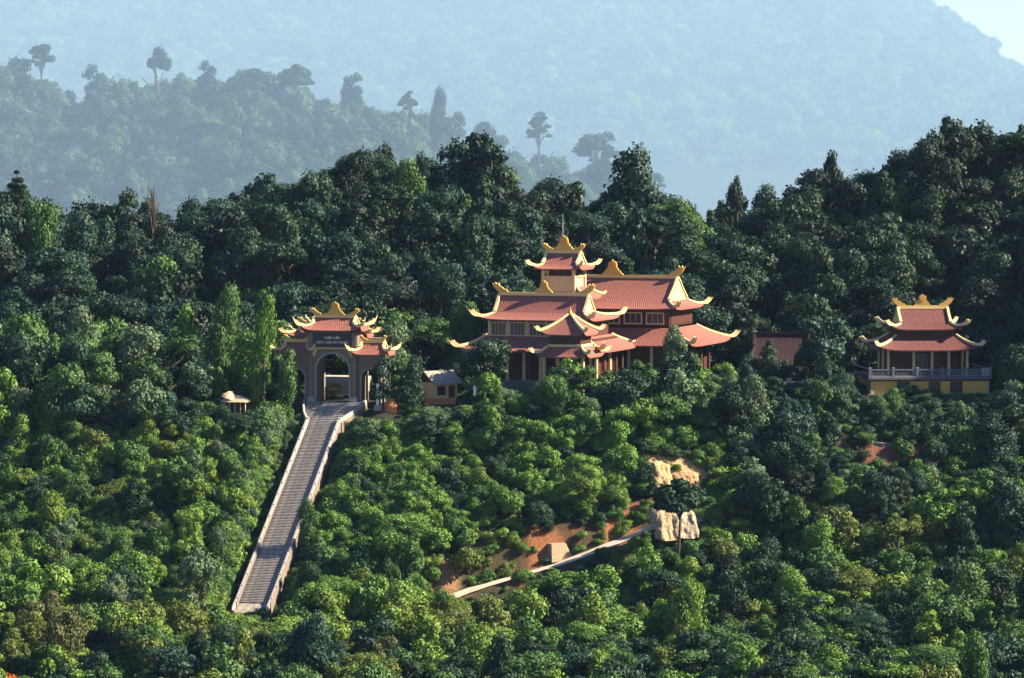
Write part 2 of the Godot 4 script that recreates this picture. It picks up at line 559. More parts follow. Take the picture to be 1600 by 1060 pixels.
func column(called: String, parent: Node, at: Vector3, h: float, r: float, mat: Material) -> void:
	var b := MB.new()
	b.tube([at, at + Vector3(0, 0.12, 0), at + Vector3(0, 0.13, 0), at + Vector3(0, h - 0.2, 0), at + Vector3(0, h - 0.19, 0), at + Vector3(0, h, 0)], [r * 1.5, r * 1.5, r * 1.05, r * 0.92, r * 1.3, r * 1.3], 10)
	part(called, b.mesh(), mat, parent)

func window(called: String, parent: Node, at: Vector3, w: float, h: float, frame: Material, bars := 2, facing := 1.0) -> void:   # in a wall that faces +z; at = middle of its foot
	var b := MB.new()
	var t := 0.13
	b.box(at + Vector3(0, 0, 0.05 * facing), Vector3(w, t, 0.16))
	b.box(at + Vector3(0, h - t, 0.05 * facing), Vector3(w, t, 0.16))
	for s in [-1.0, 1.0]:
		b.box(at + Vector3(s * (w - t) * 0.5, t, 0.05 * facing), Vector3(t, h - 2.0 * t, 0.16))
	var f := part(called, b.mesh(), frame, parent)
	var p := MB.new()
	p.box(at + Vector3(0, t, -0.03 * facing), Vector3(w - 2.0 * t, h - 2.0 * t, 0.1))
	part("pane", p.mesh(), M.dark_pane, f)
	for i in bars:
		var q := MB.new()
		q.box(at + Vector3((w - 2.0 * t) * ((i + 1.0) / (bars + 1.0) - 0.5), t, 0.045 * facing), Vector3(0.05, h - 2.0 * t, 0.05))
		part("glazing_bar", q.mesh(), frame, f)

# ---------------------------------------------------------------- the scene
func _ready() -> void:
	var cam := Camera3D.new()
	cam.name = "camera"
	cam.fov = rad_to_deg(2.0 * atan(530.0 * K))
	cam.near = 1.0
	cam.far = 30000.0
	cam.rotation_degrees = Vector3(-PITCH, 0, 0)
	add_child(cam)
	cam.current = true

	var env := Environment.new()
	env.background_mode = Environment.BG_SKY
	var sky := Sky.new()
	var sm := ProceduralSkyMaterial.new()
	sm.sky_top_color = Color(0.21, 0.33, 0.55)
	sm.sky_horizon_color = Color(1.0, 1.0, 0.98)
	sm.sky_curve = 0.065
	sm.sky_energy_multiplier = 0.85
	sm.ground_bottom_color = Color(0.10, 0.13, 0.10)
	sm.ground_horizon_color = Color(0.42, 0.52, 0.58)
	sm.sun_angle_max = 4.0
	sky.sky_material = sm
	env.sky = sky
	env.ambient_light_source = Environment.AMBIENT_SOURCE_SKY
	env.tonemap_mode = Environment.TONE_MAPPER_LINEAR
	env.tonemap_exposure = 4.0
	env.fog_enabled = true
	env.fog_density = 0.000028
	env.fog_light_color = Color(0.66, 0.84, 1.0)
	env.volumetric_fog_enabled = true
	env.volumetric_fog_density = 0.0
	env.sdfgi_enabled = true
	env.ssao_enabled = true
	env.ssil_enabled = true
	var we := WorldEnvironment.new()
	we.name = "environment"
	we.environment = env
	add_child(we)

	var sun := DirectionalLight3D.new()
	sun.name = "sun"
	sun.light_energy = 1.6
	sun.light_color = Color(1.0, 0.94, 0.83)
	sun.light_angular_distance = 0.5
	sun.shadow_enabled = true
	var to_sun := Vector3(0.78, 0.58, 0.05).normalized()
	add_child(sun)
	sun.look_at_from_position(Vector3.ZERO, -to_sun, Vector3.UP)

	rng.seed = 20240611
	noise.seed = 7
	noise.frequency = 0.018
	noise.fractal_octaves = 3
	make_materials()

	stair_a = pt(397, 943, 404.0)
	stair_b = pt(505, 662, 434.0)
	for q in [[690, 938], [740, 921], [800, 904], [870, 884], [930, 862], [990, 835], [1030, 818], [1062, 806]]:
		road.append(hit(q[0], q[1]))
	for i in range(1, road.size() - 1):
		road[i].y = (road[i - 1].y + road[i].y * 2.0 + road[i + 1].y) * 0.25
	road_ready = true
	# bare places on the hillside: pixel, radius in metres, colour of the soil
	for q in [[1040, 730, 2.3, Color(0.62, 0.40, 0.17)], [1080, 742, 1.7, Color(0.58, 0.36, 0.17)], [1062, 800, 2.7, Color(0.70, 0.60, 0.44)], [1085, 802, 2.0, Color(0.70, 0.60, 0.46)],
			[1380, 705, 2.6, Color(0.17, 0.07, 0.045)], [1435, 712, 1.8, Color(0.24, 0.10, 0.05)], [1320, 700, 1.4, Color(0.15, 0.09, 0.065)], [1245, 612, 1.6, Color(0.14, 0.06, 0.04)],
			[612, 640, 1.6, Color(0.52, 0.28, 0.13)], [700, 900, 2.0, Color(0.30, 0.17, 0.08)], [830, 655, 1.0, Color(0.4, 0.18, 0.08)]]:
		patches.append([hit(q[0], q[1]), q[2], q[3]])

	build_land()
	build_mist()
	build_stairs()
	build_gate()
	build_bell_pavilion()
	build_front_hall()
	build_rear_hall()
	build_tower()
	build_porch()
	build_right_pavilion()
	build_small_things()
	build_foliage()

func make_materials() -> void:
	M.tile = mottled("terracotta tiles", Color(0.34, 0.124, 0.088), 0.45, 2.2, 0.75, 3)
	M.tile_deep_shade = mottled("tiles darkened as deep shade", Color(0.05, 0.018, 0.02), 0.4, 1.8, 0.8, 34)  # near-black copy of the tiles, deep shade on the house put into the colour
	M.tile_shade = mottled("tiles darkened as shade", Color(0.17, 0.055, 0.045), 0.4, 2.6, 0.75, 33)  # darker copy of the tiles, shade on the right pavilion put into the colour
	M.cream = mottled("cream painted plaster", Color(0.74, 0.58, 0.28), 0.3, 1.6, 0.7, 4)
	M.wall = mottled("cream wall plaster", Color(0.66, 0.50, 0.26), 0.2, 2.4, 0.85, 5)
	M.wall_pale = mottled("pale washed terrace wall", Color(0.52, 0.44, 0.33), 0.3, 2.0, 0.9, 44)
	M.block = mottled("tan stained concrete", Color(0.46, 0.345, 0.20), 0.45, 1.5, 0.95, 46)
	M.gold = mottled("ochre gold glazed ornament", Color(0.80, 0.47, 0.10), 0.3, 0.5, 0.45, 6)
	M.gold_deep = mottled("deep gold glaze", Color(0.74, 0.36, 0.05), 0.2, 0.4, 0.4, 6)
	M.gold_pale = mottled("pale gold ridge", Color(0.76, 0.53, 0.20), 0.2, 0.8, 0.6, 8)
	M.wood = mottled("dark red painted timber", Color(0.085, 0.03, 0.022), 0.3, 1.0, 0.6, 9)
	M.stone = mottled("grey brown gate stone", Color(0.25, 0.19, 0.145), 0.35, 1.2, 0.85, 10)
	M.step = mottled("worn grey stone steps", Color(0.37, 0.34, 0.295), 0.4, 6.0, 0.9, 11)
	M.step_warm = mottled("brownish stone steps", Color(0.36, 0.31, 0.245), 0.4, 5.0, 0.9, 12)
	M.rail = mottled("pale weathered balustrade stone", Color(0.49, 0.465, 0.41), 0.5, 1.2, 0.85, 13)
	M.concrete = mottled("grey plaster", Color(0.17, 0.165, 0.16), 0.3, 2.0, 0.9, 14)
	M.yellow = mottled("yellow wall paint", Color(0.80, 0.50, 0.10), 0.18, 2.2, 0.85, 15)
	M.blue_grey = mottled("grey balustrade", Color(0.19, 0.20, 0.205), 0.2, 1.0, 0.8, 16)
	M.dark_pane = flat("dark opening", Color(0.018, 0.016, 0.02), 0.35, 0.5)
	M.sign_board = flat("dark sign board", Color(0.03, 0.024, 0.035), 0.5)
	M.letters = flat("pale letters", Color(0.62, 0.56, 0.46), 0.5)
	M.white = flat("white paint", Color(0.78, 0.77, 0.72), 0.6)
	M.grey_roof = mottled("grey fibre cement roof", Color(0.42, 0.355, 0.27), 0.4, 0.9, 0.9, 17)
	M.straw = mottled("tan roof", Color(0.58, 0.44, 0.27), 0.3, 0.8, 0.9, 18)
	M.orange = mottled("orange clay", Color(0.55, 0.22, 0.08), 0.3, 0.8, 0.85, 19)
	M.road = mottled("pale dusty road", Color(0.62, 0.51, 0.36), 0.25, 1.5, 0.95, 20)
	M.bark = mottled("grey brown bark", Color(0.10, 0.075, 0.055), 0.4, 0.6, 0.95, 21)
	M.pale_bark = mottled("pale bark", Color(0.24, 0.20, 0.16), 0.4, 0.6, 0.95, 22)
	M.metal = flat("grey metal", Color(0.28, 0.29, 0.3), 0.5)
	M.red = flat("dark red paint", Color(0.075, 0.022, 0.016), 0.6)
	M.soil = mottled("soil and undergrowth", Color(1, 1, 1), 0.45, 3.0, 0.95, 23)
	M.soil.vertex_color_use_as_albedo = true
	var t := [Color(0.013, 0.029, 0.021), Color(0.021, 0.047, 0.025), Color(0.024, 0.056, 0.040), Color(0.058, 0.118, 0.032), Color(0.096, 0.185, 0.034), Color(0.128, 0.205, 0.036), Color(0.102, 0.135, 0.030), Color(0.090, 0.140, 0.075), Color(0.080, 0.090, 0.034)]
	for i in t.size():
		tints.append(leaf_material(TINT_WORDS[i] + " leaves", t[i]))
	M.leaf_mixed = leaf_material("mixed leaves", Color(1, 1, 1))
	M.blossom = leaf_material("yellow blossom", Color(0.34, 0.31, 0.07))
	M.flower_red = leaf_material("orange red blossom", Color(0.50, 0.10, 0.02))
	for i in 6: trunks.append(trunk_mesh(40 + i))
	for s in [["round", 5], ["tall", 3], ["cone", 2], ["spread", 3], ["ragged", 4], ["shrub", 4]]:
		crowns[s[0]] = []
		for i in s[1]: crowns[s[0]].append(crown(s[0]))

# ---------------------------------------------------------------- land
func sheet(called: String, xs: Array, ds: Array, mat: Material, paint: Callable) -> MeshInstance3D:
	var v := PackedVector3Array()
	var nn := PackedVector3Array()
	var c := PackedColorArray()
	var idx := PackedInt32Array()
	for d in ds:
		for x in xs:
			v.append(Vector3(x, ground(x, d), -d))
	var w := xs.size()
	for j in ds.size():
		for i in w:
			var i0 := maxi(i - 1, 0)
			var i1 := mini(i + 1, w - 1)
			var j0 := maxi(j - 1, 0)
			var j1 := mini(j + 1, ds.size() - 1)
			var q := (v[j * w + i1] - v[j * w + i0]).cross(v[j1 * w + i] - v[j0 * w + i])
			nn.append((q if q.y > 0.0 else -q).normalized())
			c.append(paint.call(v[j * w + i], nn[j * w + i]))
	for j in ds.size() - 1:
		for i in w - 1:
			var a := j * w + i
			idx.append_array([a, a + w, a + 1, a + 1, a + w, a + w + 1])
	var arr := []
	arr.resize(Mesh.ARRAY_MAX)
	arr[Mesh.ARRAY_VERTEX] = v
	arr[Mesh.ARRAY_NORMAL] = nn
	arr[Mesh.ARRAY_COLOR] = c
	arr[Mesh.ARRAY_INDEX] = idx
	var am := ArrayMesh.new()
	am.add_surface_from_arrays(Mesh.PRIMITIVE_TRIANGLES, arr)
	var o := part(called, am, mat, self)
	tag(o, "", "", "", "structure")
	return o

func steps(a: float, b: float, s: float) -> Array:
	var r := []
	var k := a
	while k < b - s * 0.5:
		r.append(k)
		k += s
	r.append(b)
	return r

func paint_soil(p: Vector3, _q: Vector3) -> Color:
	var x := p.x
	var d := -p.z
	var g := noise.get_noise_2d(x * 9.0, d * 9.0)
	var col := Color(0.018, 0.028, 0.012).lerp(Color(0.034, 0.038, 0.018), clampf(0.5 + g, 0.0, 1.0))
	if d > 385.0 and d < 440.0 and x > -20.0 and x < 35.0:
		var r := road_dist(x, d)
		if p.y > r.y - 0.3:
			var bank := Color(0.34, 0.135, 0.055).lerp(Color(0.075, 0.056, 0.024), clampf(0.55 + g * 2.2 - (r.z - 0.5) * 1.4, 0.0, 1.0))
			col = bank.lerp(col, smoothstep(3.2, 4.8, r.x + g))
	for q in patches:
		var r: float = Vector2(x, d).distance_to(Vector2(q[0].x, -q[0].z)) + g * 1.2
		col = (q[2] as Color).lerp(col, smoothstep(q[1] * 0.75, q[1] * 1.15, r))
	return col

func build_land() -> void:
	sheet("hillside", steps(-140, 150, 0.8), steps(330, 560, 0.8), M.soil, paint_soil)
	var far_soil := func(_p: Vector3, _q: Vector3) -> Color: return Color(0.03, 0.04, 0.02)
	sheet("foreground_slope", steps(-140, 150, 10), steps(40, 330, 10), M.soil, far_soil)
	sheet("ridge_back_slope", steps(-140, 150, 10), steps(560, 760, 10), M.soil, far_soil)
	sheet("valley_floor_left", steps(-2600, -140, 60), steps(40, 760, 30), M.soil, far_soil)
	sheet("valley_floor_right", steps(150, 2600, 50), steps(40, 760, 30), M.soil, far_soil)
	sheet("forested_ridge", steps(-2600, 2600, 26), steps(760, 2200, 24), M.soil, far_soil)
	sheet("far_mountain", steps(-5200, 5200, 80), steps(2200, 9000, 80), M.soil, far_soil)
	sheet("ground_behind", steps(-5200, 5200, 400), steps(-3000, 40, 400), M.soil, far_soil)
	# the dirt road, a ribbon that lies in its cutting
	var b := MB.new()
	var left := []
	var right := []
	for i in road.size() * 3 - 2:
		var f := i / 3.0
		var k := mini(int(f), road.size() - 2)
		var p := road[k].lerp(road[k + 1], f - k)
		var t := road[k + 1] - road[k]
		var s := Vector3(t.z, 0, -t.x).normalized() * (1.3 + rng.randf_range(-0.25, 0.2) + (0.6 if k >= 6 else 0.0))
		left.append(p - s + Vector3(0, 0.03, 0))
		right.append(p + s + Vector3(0, 0.0, 0))
	for i in left.size() - 1:
		b.quad_away(left[i], right[i], right[i + 1], left[i + 1], left[i] - Vector3(0, 9, 0))
	tag(part("dirt_road", b.mesh(), M.road, self), "", "", "", "structure")
	earth_face("earth_bank", 1044, 834, 2.6, 3.1, deg_to_rad(16), Color(0.44, 0.33, 0.19), 412.5)
	earth_face("earth_bank", 1074, 830, 3.2, 2.5, deg_to_rad(12), Color(0.47, 0.385, 0.26), 413.0)
	earth_face("earth_bank", 1038, 757, 2.9, 2.5, deg_to_rad(14), Color(0.52, 0.36, 0.17), 421.5)
	earth_face("earth_bank", 1076, 757, 3.4, 1.3, deg_to_rad(10), Color(0.48, 0.31, 0.15), 422.0)

func earth_face(called: String, px: float, py: float, w: float, h: float, turn: float, col: Color, d: float) -> void:
	# a steep bare cut in the slope, lumpy and undercut, that runs back into the hillside at its rim
	var at := pt(px, py, d)
	var b := MB.new()
	b.tint = col
	var rows := []
	for j in 15:
		var y := -0.8 + (h + 0.8) * j / 14.0
		var row := []
		for i in 21:
			var s := i / 10.0 - 1.0
			var e := maxf(absf(s), (y / h) * 0.9)
			var n := noise.get_noise_3d(s * w * 12.0 + px, y * 16.0, py) * 0.7 + noise.get_noise_2d(s * w * 24.0, y * 40.0 + px) * 0.25
			row.append(Vector3(s * w * 0.5 * (1.0 + n * 0.12), y * (1.0 - 0.28 * s * s + n * 0.1), -y * 0.8 + n - pow(e, 8.0) * 1.5))
		rows.append(row)
	for j in 14:
		for i in 20:
			var k := rng.randf_range(0.82, 1.1)
			b.tint = Color(col.r * k, col.g * k, col.b * k)
			b.quad_away(rows[j][i], rows[j][i + 1], rows[j + 1][i + 1], rows[j + 1][i], Vector3(0, 0, -60))
	var o := part(called, b.mesh(), M.soil, self, at)
	o.rotation.y = turn
	tag(o, "", "", "", "structure")

func build_mist() -> void:
	var f := FogVolume.new()
	f.name = "valley_mist"
	f.shape = RenderingServer.FOG_VOLUME_SHAPE_BOX
	f.size = Vector3(6000, 520, 4700)
	f.position = Vector3(0, 100, -660.0 - 2350.0)
	var m := FogMaterial.new()
	m.density = 0.00029
	m.albedo = Color(0.71, 0.86, 0.985)
	f.material = m
	add_child(f)
	tag(f, "", "", "", "stuff")
	# thicker air lying in the valley between the temple's ridge and the next one
	var g := FogVolume.new()
	g.name = "valley_mist_001"
	g.shape = RenderingServer.FOG_VOLUME_SHAPE_BOX
	g.size = Vector3(6000, 470, 430)
	g.position = Vector3(0, 80, -680.0 - 215.0)
	var k := FogMaterial.new()
	k.density = 0.00060
	k.albedo = m.albedo
	g.material = k
	add_child(g)
	tag(g, "", "", "", "stuff")

# ---------------------------------------------------------------- stairway
func build_stairs() -> void:
	var run := stair_b - stair_a
	var turn := atan2(-run.x, -run.z)
	var o := thing("stairway", "long straight stone stairway climbing the wooded slope to the gate", "stairway", stair_a, turn)
	var length := Vector2(run.x, run.z).length()
	var n := 118
	var tread := length / n
	var rise := run.y / n
	var half := 1.75
	var meshes := []
	for k in 2:
		var b := MB.new()
		b.bevel_box(Vector3(0, -0.5, -tread * 0.5), Vector3(half * 2.0, 0.5 + rise, tread + 0.04), 0.025)
		meshes.append(b.mesh())
	for i in n:
		part("step", meshes[i % 2], M.step if (i * 7 + i / 5) % 3 else M.step_warm, o, Vector3(0, rise * i, -tread * i))
	# the flared flight at the head of the stairs
	var top := 13
	var foot := Vector3(0, run.y, -length)
	for i in top:
		var w := lerpf(half * 2.0 + 0.2, 7.3, pow(i / (top - 1.0), 0.8))
		var b := MB.new()
		b.bevel_box(Vector3(0, -0.6, -0.22), Vector3(w, 0.6 + 0.168, 0.48), 0.02)
		part("step", b.mesh(), M.step, o, foot + Vector3(0.15 * i / top, 0.168 * i, -0.44 * i))
	# masonry under the flights and a balustrade on either side
	for s in [-1.0, 1.0]:
		var b := MB.new()
		var x0: float = s * (half + 0.02)
		var x1: float = s * (half + 0.42)
		b.hexa([Vector3(x0, -4.0, 0.9), Vector3(x1, -4.0, 0.9), Vector3(x1, run.y - 4.5, -length), Vector3(x0, run.y - 4.5, -length), Vector3(x0, 0.12, 0.9), Vector3(x1, 0.12, 0.9), Vector3(x1, run.y + 0.12, -length), Vector3(x0, run.y + 0.12, -length)])
		part("side_wall", b.mesh(), M.stone, o)
		var r := MB.new()
		var xm: float = (x0 + x1) * 0.5
		var pts := [Vector3(xm + 0.2, -1.0, 2.4), Vector3(xm + 0.0, -0.75, 1.7), Vector3(xm - 0.05, -0.35, 0.8)]
		for k in 17: pts.append(Vector3(xm, run.y * k / 16.0 + 0.12, -length * k / 16.0))
		var w := []
		var h := []
		for k in pts.size():
			w.append(0.28)
			h.append(0.5)
		r.sweep(pts, w, h)
		var rail := part("balustrade", r.mesh(), M.rail, o)
		for k in 17:
			var p := MB.new()
			p.bevel_box(Vector3(xm, run.y * k / 16.0 - 0.1, -length * k / 16.0), Vector3(0.36, 0.84, 0.36), 0.08)
			part("post", p.mesh(), M.rail, rail)
		# the wing that opens out beside the flared flight
		var q := MB.new()
		var a := foot + Vector3(xm, 0.1, 0)
		var e := foot + Vector3(s * 3.9, 2.15, -5.9)
		q.sweep([a, a.lerp(e, 0.35) + Vector3(s * 0.25, 0.0, 0), a.lerp(e, 0.7) + Vector3(s * 0.2, 0, 0), e], [0.32, 0.32, 0.32, 0.32], [0.45, 0.45, 0.45, 0.45])
		part("balustrade", q.mesh(), M.rail, o)
		var m := MB.new()
		m.hexa([a + Vector3(0, -4, 0), a + Vector3(s * 0.5, -4, 0), e + Vector3(s * 0.4, -5, 0), e + Vector3(-s * 0.1, -5, 0), a, a + Vector3(s * 0.3, 0, 0), e + Vector3(s * 0.2, 0, 0), e + Vector3(-s * 0.1, 0, 0)])
		part("side_wall", m.mesh(), M.stone, o)
	# paved landing at the foot
	var l := MB.new()
	l.hexa([Vector3(-1.75, -2.4, 2.3), Vector3(1.95, -2.4, 2.3), Vector3(1.75, -1.6, 0.0), Vector3(-1.75, -1.6, 0.0), Vector3(-1.75, -0.85, 2.3), Vector3(1.95, -0.85, 2.3), Vector3(1.75, -0.02, 0.0), Vector3(-1.75, -0.02, 0.0)])
	part("landing", l.mesh(), M.step_warm, o)

# ---------------------------------------------------------------- gate
func arch_wall(x0: float, x1: float, top: float, cx: float, hw: float, spring: float, squash := 1.0) -> PackedVector2Array:
	var p := PackedVector2Array([Vector2(x0, 0), Vector2(x0, top), Vector2(x1, top), Vector2(x1, 0), Vector2(cx + hw, 0)])
	for k in 15:
		var a := PI * k / 14.0
		p.append(Vector2(cx + cos(a) * hw, spring + sin(a) * hw * squash))
	p.append(Vector2(cx - hw, 0))
	return p

func arch_trim(parent: Node, cx: float, hw: float, spring: float, z: float, w: float, squash := 1.0) -> void:
	var p := PackedVector2Array()
	p.append(Vector2(cx + hw, 0))
	for k in 17:
		var a := PI * k / 16.0
		p.append(Vector2(cx + cos(a) * hw, spring + sin(a) * hw * squash))
	p.append(Vector2(cx - hw, 0))
	p.append(Vector2(cx - hw - w, 0))
	for k in 17:
		var a := PI - PI * k / 16.0
		p.append(Vector2(cx + cos(a) * (hw + w), spring + sin(a) * (hw + w) * squash))
	p.append(Vector2(cx + hw + w, 0))
	var b := MB.new()
	b.extrude(p, Transform3D(Basis(), Vector3(0, 0, z)), 0.12)
	part("arch_trim", b.mesh(), M.rail, parent)

func build_gate() -> void:
	var at := pt(524, 628, 441.0)
	var o := thing("temple_gate", "three bay temple gate with arched openings and red tiled roofs above the stairway", "gate", at, deg_to_rad(-12))
	var body := MB.new()
	body.extrude(arch_wall(-3.1, 3.1, 8.6, 0, 2.05, 3.9), Transform3D(), 2.6)
	var bp := part("centre_bay", body.mesh(), M.stone, o)
	arch_trim(bp, 0, 2.03, 3.9, 1.33, 0.18)
	for s in [-1.0, 1.0]:
		box_part("pilaster", Vector3(s * 2.72, 0, 1.38), Vector3(0.5, 8.5, 0.2), M.stone, bp)
		box_part("plinth", Vector3(s * 2.68, 0, 1.45), Vector3(0.85, 0.7, 0.35), M.rail, bp)
		var bracket := MB.new()
		bracket.extrude(PackedVector2Array([Vector2(0, 0), Vector2(s * -0.9, 0), Vector2(s * -0.5, -0.25), Vector2(s * -0.2, -0.9), Vector2(0, -1.0)]), Transform3D(Basis(), Vector3(s * 2.45, 6.55, 1.4)), 0.16)
		part("bracket", bracket.mesh(), M.gold_pale, bp)
	box_part("lintel", Vector3(0, 6.5, 1.39), Vector3(4.9, 0.16, 0.2), M.gold_pale, bp)
	var board := box_part("sign_board", Vector3(0, 6.75, 1.42), Vector3(4.7, 1.6, 0.14), M.sign_board, o)
	for row in [["THIỀN VIỆN", 0.34, 7.82, 0.0, 0.72], ["TRÚC LÂM TÂY THIÊN", 0.42, 7.28, 0.0, 0.62]]:
		var tm := TextMesh.new()
		var fnt := SystemFont.new()
		fnt.font_names = PackedStringArray(["Droid Serif", "Droid Sans"])
		fnt.font_weight = 700
		tm.font = fnt
		tm.text = row[0]
		tm.font_size = 32
		tm.pixel_size = row[1] / 24.0 * row[4]
		tm.depth = 0.05
		part("lettering", tm, M.letters, board, Vector3(row[3], row[2], 1.515))
	roof("upper_roof", o, {"y": 8.75, "a": 3.75, "bf": 2.3, "bb": 2.3, "c": 2.5, "ef": 0.9, "eb": 0.9, "h1": 0.75, "h": 1.5, "lift": 0.55, "tail": 1.1, "curl": 1.0, "finial": 0.85, "jewel": 1.55, "sag": 0.06})
	var beams := MB.new()
	beams.box(Vector3(0, 8.52, 0), Vector3(6.9, 0.28, 3.6))
	part("eave_beam", beams.mesh(), M.wood, o)
	for s in [-1.0, 1.0]:
		var side := MB.new()
		side.extrude(arch_wall(minf(s * 3.12, s * 6.0), maxf(s * 3.12, s * 6.0), 5.7, s * 4.6, 1.08, 3.0), Transform3D(), 2.2)
		var sp := part("side_bay", side.mesh(), M.stone, o)
		arch_trim(sp, s * 4.6, 1.06, 3.0, 1.13, 0.12)
		box_part("pilaster", Vector3(s * 5.8, 0, 1.16), Vector3(0.4, 5.6, 0.16), M.stone, sp)
		roof("side_roof", o, {"y": 5.85, "a": 2.3, "bf": 1.9, "bb": 1.9, "c": 1.35, "ef": 0.7, "eb": 0.7, "h1": 0.75, "h": 1.4, "lift": 0.45, "tail": 0.95, "curl": 0.95, "finial": 0.6, "at": Vector3(s * 4.75, 0, 0), "sag": 0.05})
		# upper side roofs at the back of the gate, a storey higher
		var back := MB.new()
		back.box(Vector3(s * 4.2, 5.6, -2.3), Vector3(2.6, 2.1, 1.8))
		part("rear_bay", back.mesh(), M.stone, o)
		for px in [3.2, 5.4]:
			column("rear_column", o, Vector3(s * px, 0, -2.9), 5.7, 0.2, M.stone)
	# the second row of pillars seen through the arch
	for s in [-1.0, 1.0]:
		box_part("rear_pillar", Vector3(s * 2.6, 0, -3.2), Vector3(0.8, 8.4, 0.8), M.stone, o)
	roof("rear_roof", o, {"y": 7.75, "a": 5.1, "bf": 1.7, "bb": 1.8, "c": 3.6, "ef": 0.5, "eb": 0.5, "h1": 0.9, "h": 1.45, "lift": 0.45, "tail": 1.0, "finial": 0.6, "at": Vector3(-1.5, 0, -3.1), "sag": 0.05})

func build_bell_pavilion() -> void:
	# the terrace wall with steps and the yellow bush seen through the arch
	var at := pt(530, 622, 452.0)
	at.y = -30.6
	var o := thing("terrace_wall", "pale stepped terrace wall seen through the gate's middle arch", "wall", at, deg_to_rad(-12))
	for k in 7:
		box_part("course", Vector3(0, 0.33 * k, -0.05 * k), Vector3(7.6, 0.33, 2.4), M.wall_pale, o)

# ---------------------------------------------------------------- halls
func build_front_hall() -> void:
	var at := pt(850, 590, 452.0)
	at.y = -28.6
	var o := thing("front_hall", "two tiered front hall with long red tiled roof and cream gables", "temple hall", at, deg_to_rad(-20))
	var pod := MB.new()
	pod.bevel_box(Vector3(0, -2.4, -2.0), Vector3(17.4, 2.4, 14.2), 0.12)
	part("podium", pod.mesh(), M.concrete, o)
	roof("upper_roof", o, {"y": 7.4, "a": 7.3, "bf": 3.6, "bb": 8.0, "c": 5.8, "ef": 1.7, "eb": 2.0, "h1": 0.85, "h": 2.95, "lift": 0.35, "tail": 1.45, "finial": 1.25, "jewel": 1.5})
	roof("lower_roof", o, {"y": 3.65, "a": 9.2, "bf": 5.5, "bb": 10.4, "c": 6.6, "ef": 2.9, "eb": 6.6, "h1": 1.7, "lift": 0.35, "tail": 1.45})
	var wall := MB.new()
	wall.box(Vector3(0, 5.2, -1.85), Vector3(12.6, 2.3, 9.0))
	var w := part("upper_wall", wall.mesh(), M.wood, o)
	for i in 5:
		window("window", w, Vector3(-5.0 + 2.5 * i, 5.35, 2.66), 2.1, 1.75, M.wall, 3)
	for i in 6:
		box_part("wall_post", Vector3(-6.25 + 2.5 * i, 5.2, 2.7), Vector3(0.26, 2.3, 0.22), M.wall, w)
	box_part("sill", Vector3(0, 5.17, 2.78), Vector3(12.8, 0.16, 0.3), M.wall, w)
	box_part("side_panel", Vector3(6.35, 5.3, -1.8), Vector3(0.16, 1.9, 7.6), M.red, w)
	var inner := MB.new()
	inner.box(Vector3(0, 0, -2.4), Vector3(14.6, 5.1, 9.4))
	var g := part("ground_floor_wall", inner.mesh(), M.wood, o)
	for i in 6:
		box_part("door_leaf", Vector3(-5.6 + 2.24 * i, 0.1, 2.34), Vector3(1.6, 2.9, 0.1), M.red, g)
	box_part("side_panel", Vector3(7.34, 0.3, -2.4), Vector3(0.12, 2.9, 8.6), M.red, g)
	for i in 8:
		var x := -7.6 + 15.2 * i / 7.0
		column("column", o, Vector3(x, 0, 4.35), 3.75, 0.2, M.cream)
		column("column", o, Vector3(x + 0.62, 0, 4.2), 3.75, 0.17, M.red)
	for i in 5:
		column("column", o, Vector3(7.7, 0, 2.0 - 2.4 * i), 3.9, 0.2, M.wood if i != 2 else M.wall)
	box_part("beam", Vector3(0, 3.42, 4.3), Vector3(16.2, 0.34, 0.3), M.wood, o)

func build_rear_hall() -> void:
	var at := pt(957, 590, 467.0)
	at.y = -28.4
	var o := thing("rear_hall", "large rear hall with tall red roof and broad cream gable at the right", "temple hall", at, deg_to_rad(-20))
	roof("upper_roof", o, {"y": 8.1, "a": 10.4, "bf": 6.0, "bb": 6.0, "c": 8.7, "ef": 3.5, "eb": 3.5, "h1": 1.0, "h": 3.75, "lift": 0.25, "tail": 1.35, "finial": 1.35, "jewel": 1.9, "sag": 0.16})
	roof("lower_roof", o, {"y": 3.6, "a": 13.2, "bf": 8.6, "bb": 8.8, "c": 9.6, "ef": 5.2, "eb": 5.2, "h1": 2.1, "lift": 0.35, "tail": 1.45})
	var wall := MB.new()
	wall.box(Vector3(0, 5.9, 0), Vector3(18.4, 2.5, 9.8))
	var w := part("upper_wall", wall.mesh(), M.wood, o)
	for i in 6:
		window("window", w, Vector3(-7.4 + 2.95 * i, 6.15, 4.98), 2.4, 1.5, M.wall, 2)
	box_part("side_panel", Vector3(9.24, 6.1, 0), Vector3(0.12, 2.1, 8.8), M.wood, w)
	var inner := MB.new()
	inner.box(Vector3(0, -2.2, 0), Vector3(21.4, 6.6, 13.2))
	part("ground_floor_wall", inner.mesh(), M.wood, o)
	for i in 8:
		column("column", o, Vector3(-10.6 + 21.2 * i / 7.0, -2.2, 7.2), 6.3, 0.22, M.wall)
	for i in 4:
		column("column", o, Vector3(11.3, -2.2, 5.0 - 3.4 * i), 6.3, 0.22, M.wood)

